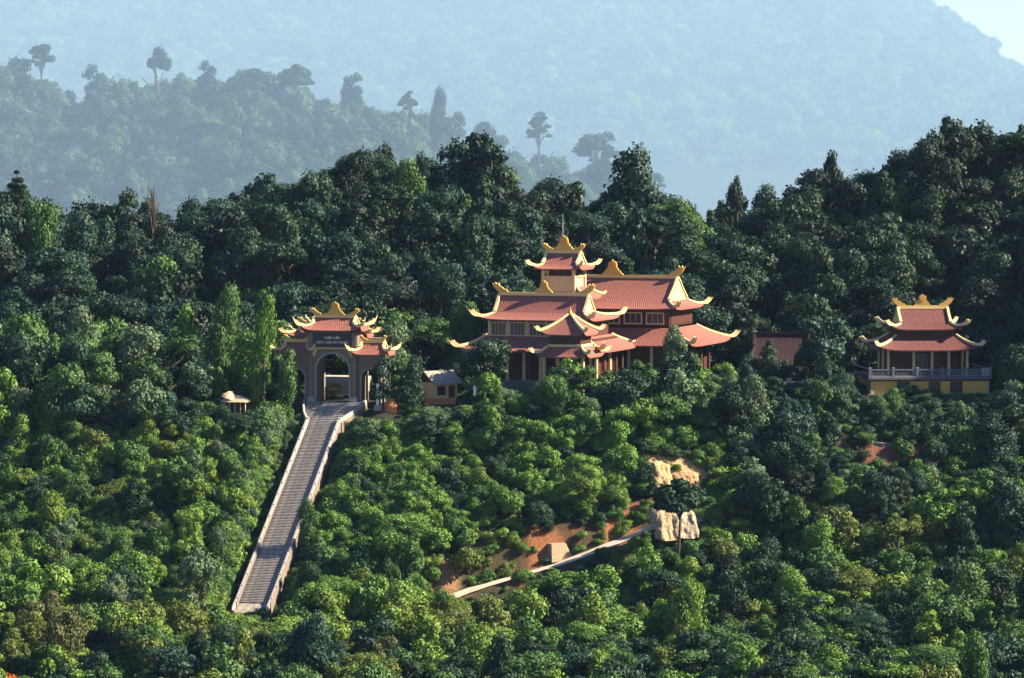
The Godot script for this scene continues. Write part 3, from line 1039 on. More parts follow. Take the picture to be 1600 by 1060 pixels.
func build_tower() -> void:
	var at := pt(881, 590, 459.5)
	at.y = -28.3
	var o := thing("roof_tower", "square cream tower with curled red roof rising behind the front hall ridge", "tower", at, deg_to_rad(-20))
	var b := MB.new()
	b.box(Vector3(0, 8.0, 0), Vector3(4.0, 4.15, 4.0))
	var w := part("wall", b.mesh(), M.cream, o)
	for s in [[-1, 1], [1, 1], [1, -1], [-1, -1]]:
		box_part("corner_post", Vector3(s[0] * 2.02, 8.0, s[1] * 2.02), Vector3(0.42, 5.3, 0.42), M.wall, w)
	var core := MB.new()
	core.box(Vector3(0, 12.15, 0), Vector3(3.0, 1.15, 3.0))
	part("dark_belfry", core.mesh(), M.wood, w)
	box_part("parapet", Vector3(0, 12.1, 2.03), Vector3(3.6, 0.18, 0.3), M.cream, w)
	box_part("parapet", Vector3(2.03, 12.1, 0), Vector3(0.3, 0.22, 3.6), M.cream, w)
	box_part("head_beam", Vector3(0, 12.9, 2.03), Vector3(3.6, 0.3, 0.3), M.wood, w)
	roof("roof", o, {"y": 13.15, "a": 3.15, "bf": 3.0, "bb": 3.0, "c": 2.2, "ef": 1.55, "eb": 1.55, "h1": 0.55, "h": 1.95, "lift": 0.4, "tail": 1.15, "finial": 0.95, "jewel": 1.85, "sag": 0.08})
	var rod := MB.new()
	rod.tube([Vector3(-0.15, 15.2, 0), Vector3(-0.15, 18.0, 0), Vector3(-0.15, 20.0, 0)], [0.07, 0.05, 0.04], 6)
	part("lightning_rod", rod.mesh(), M.metal, o)
	# a lower roof round the foot of the tower whose pale hip shows at the left
	roof("skirt_roof", o, {"y": 9.4, "a": 3.7, "bf": 3.3, "bb": 3.7, "c": 2.2, "ef": 2.2, "eb": 2.2, "h1": 1.5, "lift": 0.35, "tail": 0.7, "at": Vector3(0, 0, -0.6)})

func build_porch() -> void:
	var at := pt(891, 590, 443.0)
	at.y = -28.3
	var o := thing("porch_pavilion", "small two tiered porch pavilion with pyramid roof before the front hall", "pavilion", at, deg_to_rad(-20))
	var up := roof("upper_roof", o, {"y": 5.7, "a": 2.75, "bf": 2.75, "bb": 2.75, "c": 0.18, "ef": 0.18, "eb": 0.18, "h1": 2.35, "lift": 0.4, "tail": 1.05, "sag": 0.1})
	var f := MB.new()
	f.tube([Vector3(0, 7.95, 0), Vector3(0, 8.3, 0), Vector3(0, 8.6, 0), Vector3(0, 9.0, 0)], [0.3, 0.24, 0.12, 0.03], 8)
	part("spire", f.mesh(), M.gold, up)
	roof("lower_roof", o, {"y": 3.05, "a": 3.3, "bf": 3.3, "bb": 3.3, "c": 2.2, "ef": 2.2, "eb": 2.2, "h1": 1.15, "lift": 0.4, "tail": 1.05})
	var w := MB.new()
	w.box(Vector3(0, 4.1, 0), Vector3(4.0, 1.6, 4.0))
	var wall := part("wall", w.mesh(), M.wood, o)
	box_part("sill", Vector3(0, 4.22, 2.05), Vector3(4.3, 0.3, 0.2), M.cream, wall)
	box_part("sill", Vector3(2.05, 4.22, 0), Vector3(0.2, 0.3, 4.3), M.cream, wall)
	for s in [[-1, 1], [1, 1], [1, -1], [-1, -1]]:
		column("column", o, Vector3(s[0] * 2.5, -2.4, s[1] * 2.5), 5.5, 0.22, M.wall)
	box_part("floor_slab", Vector3(0, -2.4, 0), Vector3(6.0, 0.5, 6.0), M.concrete, o)

func build_right_pavilion() -> void:
	var at := pt(1441, 590, 455.0)
	at.y = -28.25
	var o := thing("right_pavilion", "yellow walled pavilion with two tiered red roof and grey balcony on the right", "pavilion", at, deg_to_rad(4))
	roof("upper_roof", o, {"y": 5.75, "a": 4.5, "bf": 3.5, "bb": 3.5, "c": 3.05, "ef": 2.3, "eb": 2.3, "h1": 0.75, "h": 2.5, "lift": 0.5, "tail": 1.15, "finial": 1.15, "jewel": 1.45, "sag": 0.1, "shade_tile": true})
	roof("lower_roof", o, {"y": 3.25, "a": 6.2, "bf": 4.9, "bb": 4.9, "c": 3.75, "ef": 2.5, "eb": 2.5, "h1": 1.75, "lift": 0.5, "tail": 1.15, "shade_tile": true})
	var u := MB.new()
	u.box(Vector3(0, 4.9, 0), Vector3(7.2, 0.95, 4.8))
	part("upper_wall", u.mesh(), M.wood, o)
	var w := MB.new()
	w.box(Vector3(0, 0, -0.6), Vector3(8.6, 3.4, 5.0))
	var wall := part("hall_wall", w.mesh(), M.wood, o)
	window("window", wall, Vector3(-0.55, 0.5, 1.94), 1.7, 2.2, M.blue_grey, 2)
	box_part("door_leaf", Vector3(1.55, 0.05, 1.96), Vector3(1.3, 2.7, 0.1), M.red, wall)
	for x in [-4.9, -1.7, 0.6, 2.7, 5.0]:
		column("column", o, Vector3(x, 0, 3.6), 3.4, 0.19, M.wall)
	for s in [-1.0, 1.0]:
		for z in [0.4, -2.6]:
			column("column", o, Vector3(s * 5.0, 0, z), 3.4, 0.19, M.wall)
	var slab := box_part("balcony_slab", Vector3(0, -0.34, 0), Vector3(15.4, 0.34, 11.4), M.concrete, o)
	# balustrade: rails, posts and the small balusters
	var rails := MB.new()
	for y in [0.06, 0.82]:
		rails.box(Vector3(0, y, 5.5), Vector3(15.2, 0.14, 0.2))
		for s in [-1.0, 1.0]:
			rails.box(Vector3(s * 7.5, y, 0), Vector3(0.2, 0.14, 10.8))
	var rail := part("balustrade", rails.mesh(), M.blue_grey, o)
	for x in [-7.5, -4.6, -1.6, 1.5, 4.5, 7.5]:
		box_part("post", Vector3(x, 0.0, 5.5), Vector3(0.34, 1.2, 0.34), M.blue_grey, rail)
	var bal := MB.new()
	for i in 54:
		bal.box(Vector3(-7.2 + 14.4 * i / 53.0, 0.2, 5.5), Vector3(0.11, 0.62, 0.11))
	for i in 34:
		bal.box(Vector3(7.5, 0.2, -4.9 + 10.0 * i / 33.0), Vector3(0.11, 0.62, 0.11))
	tag(part("balusters", bal.mesh(), M.blue_grey, rail), "", "", "", "stuff")
	box_part("end_panel", Vector3(7.0, 0.08, 5.56), Vector3(1.1, 0.95, 0.2), M.rail, o)
	var base := MB.new()
	base.box(Vector3(0, -2.1, 0), Vector3(14.6, 1.76, 10.6))
	var bw := part("yellow_wall", base.mesh(), M.yellow, o)
	for q in [[-3.3, 1.6], [0.6, 1.4], [3.3, 1.5]]:
		window("window", bw, Vector3(q[0], -1.95, 5.31), q[1], 1.35, M.wood, 1)
	box_part("cornice", Vector3(0, -0.52, 5.36), Vector3(14.9, 0.16, 0.24), M.wood, bw)
	for x in [-7.2, 7.2]:
		box_part("quoin", Vector3(x, -2.1, 5.36), Vector3(0.4, 1.55, 0.2), M.wall, bw)
	var foot := MB.new()
	foot.box(Vector3(0, -4.6, 0.2), Vector3(15.6, 2.5, 11.6))
	part("plinth", foot.mesh(), M.concrete, o)
	# the house half hidden by trees, left of the pavilion
	var h := pt(1222, 596, 462.0)
	var k := thing("shaded_house", "dark red roofed house deep in the shade left of the pavilion", "house", h, deg_to_rad(-8))
	roof("roof", k, {"shade_tile": true, "dim": true, "y": 2.3, "a": 4.2, "bf": 3.2, "bb": 3.2, "c": 3.4, "ef": 1.0, "eb": 1.0, "h1": 2.2, "h": 3.6, "lift": 0.1, "tail": 0.25, "finial": 0.2})  # roof and ridges use the near-black tiles that carry painted shade
	var kw := MB.new()
	kw.box(Vector3(0, -0.6, 0), Vector3(6.6, 3.0, 4.6))
	var kk := part("wall", kw.mesh(), M.white, k)
	for x in [-1.9, 0.1, 2.0]:
		window("window", kk, Vector3(x, 0.2, 2.31), 1.2, 1.2, M.wood, 1)
	var fw := thing("low_wall", "low grey wall below the shaded red roofed house", "wall", pt(1226, 606, 456.0), deg_to_rad(-4))
	box_part("wall_body", Vector3(0, -0.6, 0), Vector3(4.2, 1.2, 0.3), M.concrete, fw)
	box_part("coping", Vector3(0, 0.6, 0), Vector3(4.4, 0.12, 0.42), M.rail, fw)

# ---------------------------------------------------------------- small things
func on_ground(px: float, d: float) -> Vector3:
	var x := (px - 800.0) * K * d
	return Vector3(x, ground(x, d), -d)

func build_small_things() -> void:
	# shed between the gate and the halls
	var at := on_ground(686, 443)
	at.y = pt(686, 628, 443).y
	var o := thing("shed", "small shed with weathered grey roof between gate and front hall", "shed", at, deg_to_rad(38))
	var w := MB.new()
	w.box(Vector3(0, -0.8, 0), Vector3(3.6, 3.2, 2.6))
	var wall := part("wall", w.mesh(), M.wall, o)
	window("window", wall, Vector3(-0.7, 0.9, 1.31), 1.2, 1.1, M.wood, 1)
	box_part("door_leaf", Vector3(0.9, 0.0, 1.32), Vector3(0.9, 2.0, 0.08), M.wood, wall)
	var r := MB.new()
	r.hexa([Vector3(-2.2, 2.2, 1.9), Vector3(2.2, 2.2, 1.9), Vector3(2.2, 3.7, -0.2), Vector3(-2.2, 3.7, -0.2), Vector3(-2.2, 2.3, 1.9), Vector3(2.2, 2.3, 1.9), Vector3(2.2, 3.8, -0.2), Vector3(-2.2, 3.8, -0.2)])
	r.hexa([Vector3(-2.2, 2.2, -2.1), Vector3(2.2, 2.2, -2.1), Vector3(2.2, 3.69, -0.21), Vector3(-2.2, 3.69, -0.21), Vector3(-2.2, 2.3, -2.1), Vector3(2.2, 2.3, -2.1), Vector3(2.2, 3.79, -0.21), Vector3(-2.2, 3.79, -0.21)])
	part("roof", r.mesh(), M.grey_roof, o)
	# orange wall and pile in front of it
	var p := thing("clay_planter", "long orange clay planter below the grey roofed shed", "planter", pt(688, 632, 440.5), deg_to_rad(8))
	box_part("trough", Vector3(0, -0.4, 0), Vector3(3.6, 1.0, 0.9), M.orange, p)
	box_part("rim", Vector3(0, 0.6, 0), Vector3(3.9, 0.14, 1.1), M.orange, p)
	# hut left of the gate
	var h := thing("round_hut", "low open hut with pale tan roof left of the gate", "hut", pt(368, 640, 437), deg_to_rad(-14))
	var hr := MB.new()
	hr.tube([Vector3(-0.7, 1.35, 0), Vector3(-0.62, 1.6, 0), Vector3(-0.5, 1.95, 0), Vector3(-0.35, 2.1, 0)], [1.15, 0.95, 0.5, 0.05], 12)
	hr.hexa([Vector3(-1.6, 0.95, 1.2), Vector3(1.8, 0.95, 1.2), Vector3(1.8, 0.95, -1.2), Vector3(-1.6, 0.95, -1.2), Vector3(-0.9, 1.75, 0.2), Vector3(0.6, 1.7, 0.2), Vector3(0.6, 1.7, -0.2), Vector3(-0.9, 1.75, -0.2)])
	part("roof", hr.mesh(), M.straw, h)
	for x in [-1.2, -0.5, 0.2, 0.9, 1.5]:
		column("post", h, Vector3(x, -0.6, 0.9), 1.6, 0.07, M.wall)
	box_part("back_wall", Vector3(0.1, -0.6, -0.6), Vector3(3.0, 1.6, 0.15), M.red, h)
	# white marker post and small white figure right of the gate
	var s := thing("marker_post", "slender white stone post right of the gate's side arch", "post", pt(590, 634, 437.5), 0.0)
	var sp := MB.new()
	sp.box(Vector3(0, -0.6, 0), Vector3(0.36, 3.2, 0.36), 0.85)
	part("shaft", sp.mesh(), M.white, s)
	box_part("base", Vector3(0, -0.6, 0), Vector3(0.8, 0.7, 0.8), M.rail, s)
	var u := thing("clay_urn", "large orange clay urn standing right of the white marker post", "urn", pt(611, 646, 436.5), 0.0)
	var ub := MB.new()
	ub.tube([Vector3(0, -0.5, 0), Vector3(0, 0.3, 0), Vector3(0, 1.0, 0), Vector3(0, 1.5, 0), Vector3(0, 1.7, 0)], [0.5, 0.72, 0.8, 0.5, 0.6], 12)
	part("body", ub.mesh(), M.orange, u)
	# statue in white by the shed
	var st := thing("white_statue", "small white standing statue among bushes right of the shed", "statue", pt(742, 612, 438.5), 0.0)
	var sb := MB.new()
	sb.tube([Vector3(0, -0.8, 0), Vector3(0, 0.2, 0), Vector3(0.02, 0.7, 0), Vector3(0, 1.05, 0), Vector3(0, 1.16, 0)], [0.34, 0.3, 0.36, 0.3, 0.12], 10)
	part("robe", sb.mesh(), M.white, st)
	var hd := MB.new()
	hd.tube([Vector3(0, 1.14, 0.02), Vector3(0, 1.24, 0.02), Vector3(0, 1.38, 0.02), Vector3(0, 1.5, 0), Vector3(0, 1.56, 0)], [0.08, 0.16, 0.18, 0.12, 0.03], 10)
	part("head", hd.mesh(), M.white, st)
	st.scale = Vector3.ONE * 0.62
	# retaining block cut into the bank above the road
	var bl := hit(872, 872, false)
	var rb := thing("retaining_wall", "pale concrete retaining block set into the red bank above the road", "retaining wall", bl, deg_to_rad(24))
	var bb := MB.new()
	bb.hexa([Vector3(-1.3, -0.5, 0.9), Vector3(1.9, -0.2, 0.9), Vector3(1.9, -0.2, -1.4), Vector3(-1.3, -0.5, -1.4), Vector3(-1.0, 1.9, 0.1), Vector3(1.1, 1.95, 0.1), Vector3(1.1, 1.95, -1.4), Vector3(-1.0, 1.9, -1.4)])
	part("block", bb.mesh(), M.block, rb)
	rb.scale = Vector3(0.85, 0.85, 0.85)
	# low pale walls on the right, under the pavilion
	var lw := thing("path_wall", "short pale wall beside the path below the right pavilion's corner", "wall", hit(1560, 714, false), deg_to_rad(-6))
	box_part("wall_body", Vector3(0, -0.5, 0), Vector3(4.6, 0.95, 0.35), M.rail, lw)
	box_part("coping", Vector3(0, 0.45, 0), Vector3(4.8, 0.12, 0.5), M.white, lw)
	var slab := thing("path_slab", "grey paved path edge above the red soil below the pavilion", "paving", hit(1405, 697, false), deg_to_rad(-10))
	box_part("kerb", Vector3(0, -0.4, 0), Vector3(3.4, 0.75, 1.2), M.concrete, slab)
	box_part("paving_slab", Vector3(-3.0, -0.3, 0.3), Vector3(2.4, 0.7, 1.2), M.concrete, slab)

# ---------------------------------------------------------------- trees
var clear_areas: Array = []

func poly(a: Array) -> PackedVector2Array:
	var p := PackedVector2Array()
	for q in a: p.append(Vector2(q[0], q[1]))
	return p

func hides(at: Vector3, height: float, radius: float) -> bool:      # whether a tree there would stand before what the place leaves open
	var d := -at.z
	var top := px_of(at + Vector3(0, height, 0))
	var low := px_of(at + Vector3(0, height * 0.15, 0))
	var r := radius * 1.05 / (K * d)
	for c in clear_areas:
		if d > c[1]: continue
		for f in [0.0, 0.25, 0.5, 0.75, 1.0]:
			var y := lerpf(top.y, low.y, f)
			var w: float = r * [0.35, 0.85, 1.0, 0.9, 0.6][int(f * 4.0)]
			for s in [-1.0, -0.5, 0.0, 0.5, 1.0]:
				if Geometry2D.is_point_in_polygon(Vector2(top.x + w * s, y), c[0]):
					return true
	return false

func stands_in(at: Vector3, margin: float) -> bool:          # on a building, the stairway or the road
	for f in FOOT:
		var q := (Vector2(at.x, -at.z) - Vector2(f[0], f[1])).rotated(deg_to_rad(f[4]))
		if absf(q.x) < f[2] + margin and absf(q.y) < f[3] + margin:
			return true
	var s := stair_dist(at.x, -at.z)
	if s.x < 2.3 + margin * 0.6 and s.y > -0.12 and s.y < 1.25: return true
	if road_dist(at.x, -at.z).x < 1.9 + margin * 0.5: return true
	for p in patches:
		if Vector2(at.x, -at.z).distance_to(Vector2(p[0].x, -p[0].z)) < p[1] * 0.85: return true
	return false

var FOOT: Array = []

const ORDINALS := ["first", "second", "third", "fourth", "fifth", "sixth", "seventh", "eighth", "ninth", "tenth", "eleventh", "twelfth", "thirteenth", "fourteenth", "fifteenth", "sixteenth", "seventeenth", "eighteenth", "nineteenth", "twentieth", "twenty first", "twenty second", "twenty third", "twenty fourth", "twenty fifth", "twenty sixth", "twenty seventh", "twenty eighth", "twenty ninth", "thirtieth"]

func zone(p: Vector2, d: float) -> String:
	var x := p.x
	if d > 506.0:
		if x < 330: return "on the left ridge line"
		if x < 620: return "on the ridge line above the gate"
		if x < 900: return "on the ridge line above the tower"
		if x < 1200: return "in the ridge dip right of tower"
		return "on the high right ridge line"
	if d > 484.0:
		if x < 300: return "high on the far left slope"
		if x < 640: return "high on the slope behind the gate"
		if x < 900: return "high on the slope behind the tower"
		if x < 1180: return "high on the slope behind the rear hall"
		return "high on the slope behind the right pavilion"
	if d > 462.0:
		if x < 300: return "low on the far left slope"
		if x < 640: return "just behind the gate"
		if x < 820: return "just left of the front hall's back"
		if x < 1150: return "just behind the rear hall"
		if x < 1340: return "between rear hall and right pavilion"
		return "just behind the right pavilion"
	if d > 428.0:
		if x < 250: return "on the terrace at the left edge"
		if x < 480: return "on the terrace left of the gate"
		if x < 700: return "beside the gate's right bay"
		if x < 840: return "before the front hall's left end"
		if x < 1010: return "before the porch pavilion"
		if x < 1180: return "before the rear hall's right end"
		if x < 1345: return "before the shaded house"
		return "before the right pavilion"
	var sx := lerpf(397, 505, clampf((943.0 - p.y) / 281.0, 0.0, 1.0))
	if d > 402.0:
		if x < sx - 220: return "far left of the stairway"
		if x < sx: return "beside the stairway's left rail"
		if x < sx + 170: return "beside the stairway's right rail"
		if x < 820: return "above the dirt road's left end"
		if x < 1020: return "above the dirt road's bank"
		if x < 1200: return "by the pale clearing"
		if x < 1400: return "below the shaded house"
		return "below the right pavilion"
	if d > 380.0:
		if x < 300: return "in the lower left thicket"
		if x < 560: return "below the stairway's foot"
		if x < 800: return "below the dirt road's left end"
		if x < 1060: return "below the dirt road's bend"
		if x < 1320: return "below the pale clearing"
		return "in the lower right thicket"
	if x < 320: return "along the bottom edge at left"
	if x < 640: return "along the bottom edge, left of middle"
	if x < 960: return "along the bottom edge at middle"
	if x < 1280: return "along the bottom edge right of middle"
	return "along the bottom edge at right"

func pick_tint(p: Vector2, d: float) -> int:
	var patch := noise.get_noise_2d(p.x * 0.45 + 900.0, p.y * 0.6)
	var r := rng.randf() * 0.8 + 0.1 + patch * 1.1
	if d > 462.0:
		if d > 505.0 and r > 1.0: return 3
		if p.x > 1140: return [0, 0, 1, 2, 0, 1][rng.randi() % 6]  # right-hand forest: darkest leaf tints stand in for the shade there
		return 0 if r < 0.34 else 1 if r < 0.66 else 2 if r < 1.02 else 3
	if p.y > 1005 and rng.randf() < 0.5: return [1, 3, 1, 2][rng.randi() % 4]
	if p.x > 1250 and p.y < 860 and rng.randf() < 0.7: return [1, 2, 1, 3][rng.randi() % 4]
	if p.x > 1140 and p.y < 760: return [0, 1, 2, 2, 1, 7][rng.randi() % 6]  # right-hand terrace trees: shade carried by dark leaf colour too
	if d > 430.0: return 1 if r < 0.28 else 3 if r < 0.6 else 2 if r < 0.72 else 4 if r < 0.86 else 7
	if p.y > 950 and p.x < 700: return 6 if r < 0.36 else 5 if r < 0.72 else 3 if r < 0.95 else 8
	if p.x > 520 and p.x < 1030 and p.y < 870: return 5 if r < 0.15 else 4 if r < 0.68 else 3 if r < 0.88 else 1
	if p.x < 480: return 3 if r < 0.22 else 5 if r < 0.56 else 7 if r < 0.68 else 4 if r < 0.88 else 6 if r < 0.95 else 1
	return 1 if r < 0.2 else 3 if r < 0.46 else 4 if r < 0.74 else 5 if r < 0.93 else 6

func build_foliage() -> void:
	# open views that no tree stands before: outline in the photograph, depth of what is seen there
	clear_areas = [
		[poly([[358, 952], [450, 655], [452, 622], [575, 622], [548, 652], [430, 950]]), 434.0],
		[poly([[425, 556], [428, 485], [622, 485], [622, 552], [566, 560], [566, 625], [474, 625], [474, 560]]), 440.0],
		[poly([[702, 520], [735, 470], [815, 385], [945, 385], [1000, 480], [1030, 548], [955, 565], [828, 556], [828, 598], [795, 602], [795, 545]]), 448.0],
		[poly([[930, 405], [1080, 405], [1122, 478], [1100, 500], [1045, 500], [1035, 535], [1000, 520]]), 460.0],
		[poly([[1082, 492], [1165, 508], [1160, 565], [1082, 552]]), 471.0],
		[poly([[1348, 545], [1365, 475], [1510, 475], [1540, 540], [1548, 610], [1470, 606], [1440, 598], [1400, 602], [1350, 612]]), 449.5],
		[poly([[660, 920], [720, 880], [850, 838], [905, 825], [900, 874], [740, 928]]), 407.5],
		[poly([[850, 838], [1000, 795], [1005, 822], [900, 862], [850, 882]]), 413.0],
		[poly([[890, 880], [1000, 815], [1005, 840], [895, 890]]), 400.0],
		[poly([[1015, 705], [1050, 712], [1110, 732], [1095, 752], [1042, 758]]), 426.0],
		[poly([[1030, 770], [1095, 785], [1092, 818], [1042, 836]]), 417.0],
		[poly([[498, 560], [552, 560], [552, 624], [498, 624]]), 451.5],
		[poly([[662, 576], [712, 576], [712, 632], [662, 636]]), 443.0],
		[poly([[344, 608], [392, 608], [392, 632], [344, 632]]), 437.0],
		[poly([[580, 600], [625, 600], [625, 655], [580, 650]]), 437.0],
		[poly([[1205, 520], [1248, 520], [1248, 600], [1205, 600]]), 455.0],
		[poly([[1330, 690], [1450, 685], [1455, 715], [1340, 718]]), 424.0],
		[poly([[1545, 700], [1590, 700], [1590, 720], [1545, 720]]), 424.0],
		[poly([[735, 595], [752, 595], [752, 612], [735, 612]]), 438.0],
	]
	for q in [["temple_gate", 7.2, 4.5, 12.0], ["front_hall", 9.6, 9.0, 20.0], ["rear_hall", 12.8, 8.6, 20.0], ["porch_pavilion", 3.2, 3.2, 20.0], ["right_pavilion", 8.0, 6.4, -4.0], ["shaded_house", 4.0, 3.2, 8.0], ["shed", 2.2, 2.0, -18.0], ["round_hut", 1.8, 1.4, 0.0], ["terrace_wall", 4.4, 3.0, 12.0]]:
		var o: Node3D = get_node(NodePath(q[0]))
		var back := 2.2 if q[0] == "front_hall" else 0.0
		FOOT.append([o.position.x, -o.position.z + back, q[1], q[2], q[3]])

	var trees := []
	var sunny: Array = []
	for k in [0, 1, 2, 3, 6, 7]: sunny.append(patches[k][0])
	for k in [2, 3, 4, 5, 6, 7]: sunny.append(road[k])
	for q in ["terrace_wall", "shed", "round_hut", "retaining_wall"]: sunny.append((get_node(NodePath(q)) as Node3D).position)
	special_trees()
	# a jittered grid of standing places, closer together where the growth is young
	var d := 338.0
	while d < 548.0:
		var step := 2.25 if d < 432.0 else 3.3
		var wide := 0.1407 * d + 4.0
		var x := -wide - (9.0 if d > 400.0 else 2.0)
		while x < wide + (64.0 if d > 425.0 else 16.0):
			var p := Vector3(x + rng.randf_range(-0.45, 0.45) * step, 0, -(d + rng.randf_range(-0.45, 0.45) * step))
			x += step
			p.y = ground(p.x, -p.z) - 0.15
			var dd := -p.z
			var young := dd < 430.0
			var radius := 0.95 + 1.9 * pow(rng.randf(), 1.9) if young else 1.7 + 2.3 * pow(rng.randf(), 1.4)
			var height := radius * rng.randf_range(1.6, 2.9) if young else radius * rng.randf_range(2.1, 3.3)
			if young and rng.randf() < 0.12:
				height *= 1.35
			var where := px_of(p)
			if young and ((where.x > 500.0 and where.x < 1020.0 and where.y < 890.0) or (where.x < 400.0 and where.y > 690.0 and where.y < 950.0)):
				radius *= 0.74                    # younger, shrubbier growth
				height *= 0.8
			if dd > 430.0 and dd < 462.0: height *= 0.85; radius *= 0.8
			if dd > 505.0: height *= rng.randf_range(0.8, 1.2)
			if stands_in(p, 0.8):
				continue
			for q in sunny:
				var rel := Vector2(p.x - q.x, p.z - q.z)
				var along := rel.dot(Vector2(0.998, 0.064))
				if along > -1.0 and along < height * 1.35 and absf(rel.cross(Vector2(0.998, 0.064))) < radius + 1.4 and height > 1.6:
					height = 1.5
					radius = minf(radius, 1.2)
			if hides(p, height, radius):
				radius *= 0.5
				height *= 0.38
				if hides(p, height, radius):
					radius = rng.randf_range(0.5, 0.8)
					height = radius * 1.1
					if stands_in(p, 0.1) or hides(p, height, radius): continue
			var s := px_of(p + Vector3(0, height * 0.6, 0))
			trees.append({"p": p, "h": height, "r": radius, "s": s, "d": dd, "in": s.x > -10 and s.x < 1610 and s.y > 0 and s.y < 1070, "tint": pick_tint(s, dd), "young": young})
		d += step
	# the biggest in view are things of their own
	trees.sort_custom(func(a, b): return a.r / a.d * (1.0 if a.in else 0.01) > b.r / b.d * (1.0 if b.in else 0.01))
	var count := {"tree": 0, "young_tree": 0, "shrub": 0}
	var named := []
	var mass := []
	for t in trees:
		var kind := "shrub" if t.h < 2.6 else "young_tree" if t.young else "tree"
		var shape := "shrub"
		if kind == "tree": shape = ["round", "round", "ragged", "round", "tall", "ragged", "cone", "spread"][rng.randi() % 8]
		elif kind == "young_tree": shape = ["round", "ragged", "ragged", "tall", "shrub", "spread", "ragged", "round"][rng.randi() % 8]
		if shape == "spread": t.h *= 1.1
		t.shape = shape
		if t.in and count[kind] < (295 if kind != "shrub" else 200):
			count[kind] += 1
			var called: String = {"tree": "broadleaf_tree", "young_tree": "young_tree", "shrub": "shrub"}[kind]
			var o := make_tree(called, shape, rng.randi() % 24, t.tint, t.p, t.h, t.r, rng.randf() * TAU, "tree" if kind != "shrub" else "shrub")
			o.set_meta("group", {"tree": "forest trees on the upper slope and terrace", "young_tree": "young trees on the lower slope", "shrub": "shrubs between the trees"}[kind])
			named.append({"o": o, "x": t.s.x, "y": t.s.y, "zone": zone(t.s, t.d), "look": "%s %s %s" % [TINT_WORDS[t.tint], SHAPE_WORDS[shape], "shrub" if kind == "shrub" else "tree" if kind == "tree" else "young tree"]})
		else:
			mass.append(t)
	label_all(named)
	forest_mass(mass)
	undergrowth()
	distant_forest()

func label_all(named: Array) -> void:
	var by := {}
	for n in named:
		var key: String = n.look + " " + n.zone
		if not by.has(key): by[key] = []
		by[key].append(n)
	for key in by:
		var list: Array = by[key]
		list.sort_custom(func(a, b): return a.x < b.x)
		for i in list.size():
			var label: String = key
			if list.size() > 1:
				label += ", leftmost" if i == 0 else ", rightmost" if i == list.size() - 1 else ", %s from left" % ORDINALS[mini(i, 29)]
			list[i].o.set_meta("label", label)

func multi(called: String, mesh: Mesh, mat: Material, places: Array, parent: Node) -> MultiMeshInstance3D:
	var mm := MultiMesh.new()
	mm.transform_format = MultiMesh.TRANSFORM_3D
	mm.use_colors = true
	mm.mesh = mesh
	mm.instance_count = places.size()
	for i in places.size():
		mm.set_instance_transform(i, places[i][0])
		mm.set_instance_color(i, places[i][1])
	var o := MultiMeshInstance3D.new()
	o.multimesh = mm
	o.material_override = mat
	o.name = called
	parent.add_child(o, true)
	return o

func leaf_color(tint: int, vary := 0.25) -> Color:
	var c: Color = (tints[tint] as StandardMaterial3D).albedo_color.srgb_to_linear()
	var f := rng.randf_range(1.0 - vary, 1.0 + vary)
	return Color(c.r * f, c.g * f, c.b * f)

func forest_mass(mass: Array) -> void:
	var o := Node3D.new()
	o.name = "forest"
	add_child(o)
	tag(o, "continuous mass of smaller trees filling the hillside between the larger ones", "forest", "", "stuff")
	var lists := {}
	for t in mass:
		var key := "%s %d" % [t.shape, rng.randi() % crowns[t.shape].size()]
		if not lists.has(key): lists[key] = []
		var half: float = t.h * 0.46
		lists[key].append([Transform3D(Basis(Vector3.UP, rng.randf() * TAU).scaled(Vector3(t.r, half, t.r)), t.p + Vector3(0, t.h - half, 0)), leaf_color(t.tint)])
	for key in lists:
		multi("foliage", crowns[key.split(" ")[0]][int(key.split(" ")[1])], M.leaf_mixed, lists[key], o)

func undergrowth() -> void:
	var o := Node3D.new()
	o.name = "undergrowth"
	add_child(o)
	tag(o, "low green undergrowth covering the ground between the trees", "undergrowth", "", "stuff")
	var lists := [[], [], [], []]
	for i in 21000:
		var d := rng.randf_range(345, 530)
		var x := rng.randf_range(-1, 1) * (0.1407 * d + 3.0)
		if i >= 19400:                    # thick growth along both side walls of the stairway
			var t := rng.randf()
			var q := stair_a.lerp(stair_b, t) + Vector3(0.98, 0, 0.2) * rng.randf_range(2.4, 6.5) * (1.0 if i % 2 == 0 else -1.0)
			x = q.x
			d = -q.z
		var p := Vector3(x, ground(x, d), -d)
		var r := rng.randf_range(0.4, 1.15)
		if d < 434.0 and rng.randf() < 0.45 and road_dist(x, d).x > 6.0: r = rng.randf_range(1.0, 1.75)
		if stands_in(p, 0.0): continue
		var rd := road_dist(x, d).x
		if rd < 1.5 or (rd < 5.0 and rng.randf() < 0.12): continue
		if hides(p, r * 1.4, r): 
			r *= 0.45
			if hides(p, r * 1.4, r) and rng.randf() < 0.8: continue
		var tall: float = rng.randf_range(0.7, 1.5) if d < 434.0 else rng.randf_range(0.6, 1.1)
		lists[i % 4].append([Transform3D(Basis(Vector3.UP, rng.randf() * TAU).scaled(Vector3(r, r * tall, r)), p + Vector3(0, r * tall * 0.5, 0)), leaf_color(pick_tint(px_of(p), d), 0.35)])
	for k in 4:
		multi("foliage", crowns["shrub"][k], M.leaf_mixed, lists[k], o)

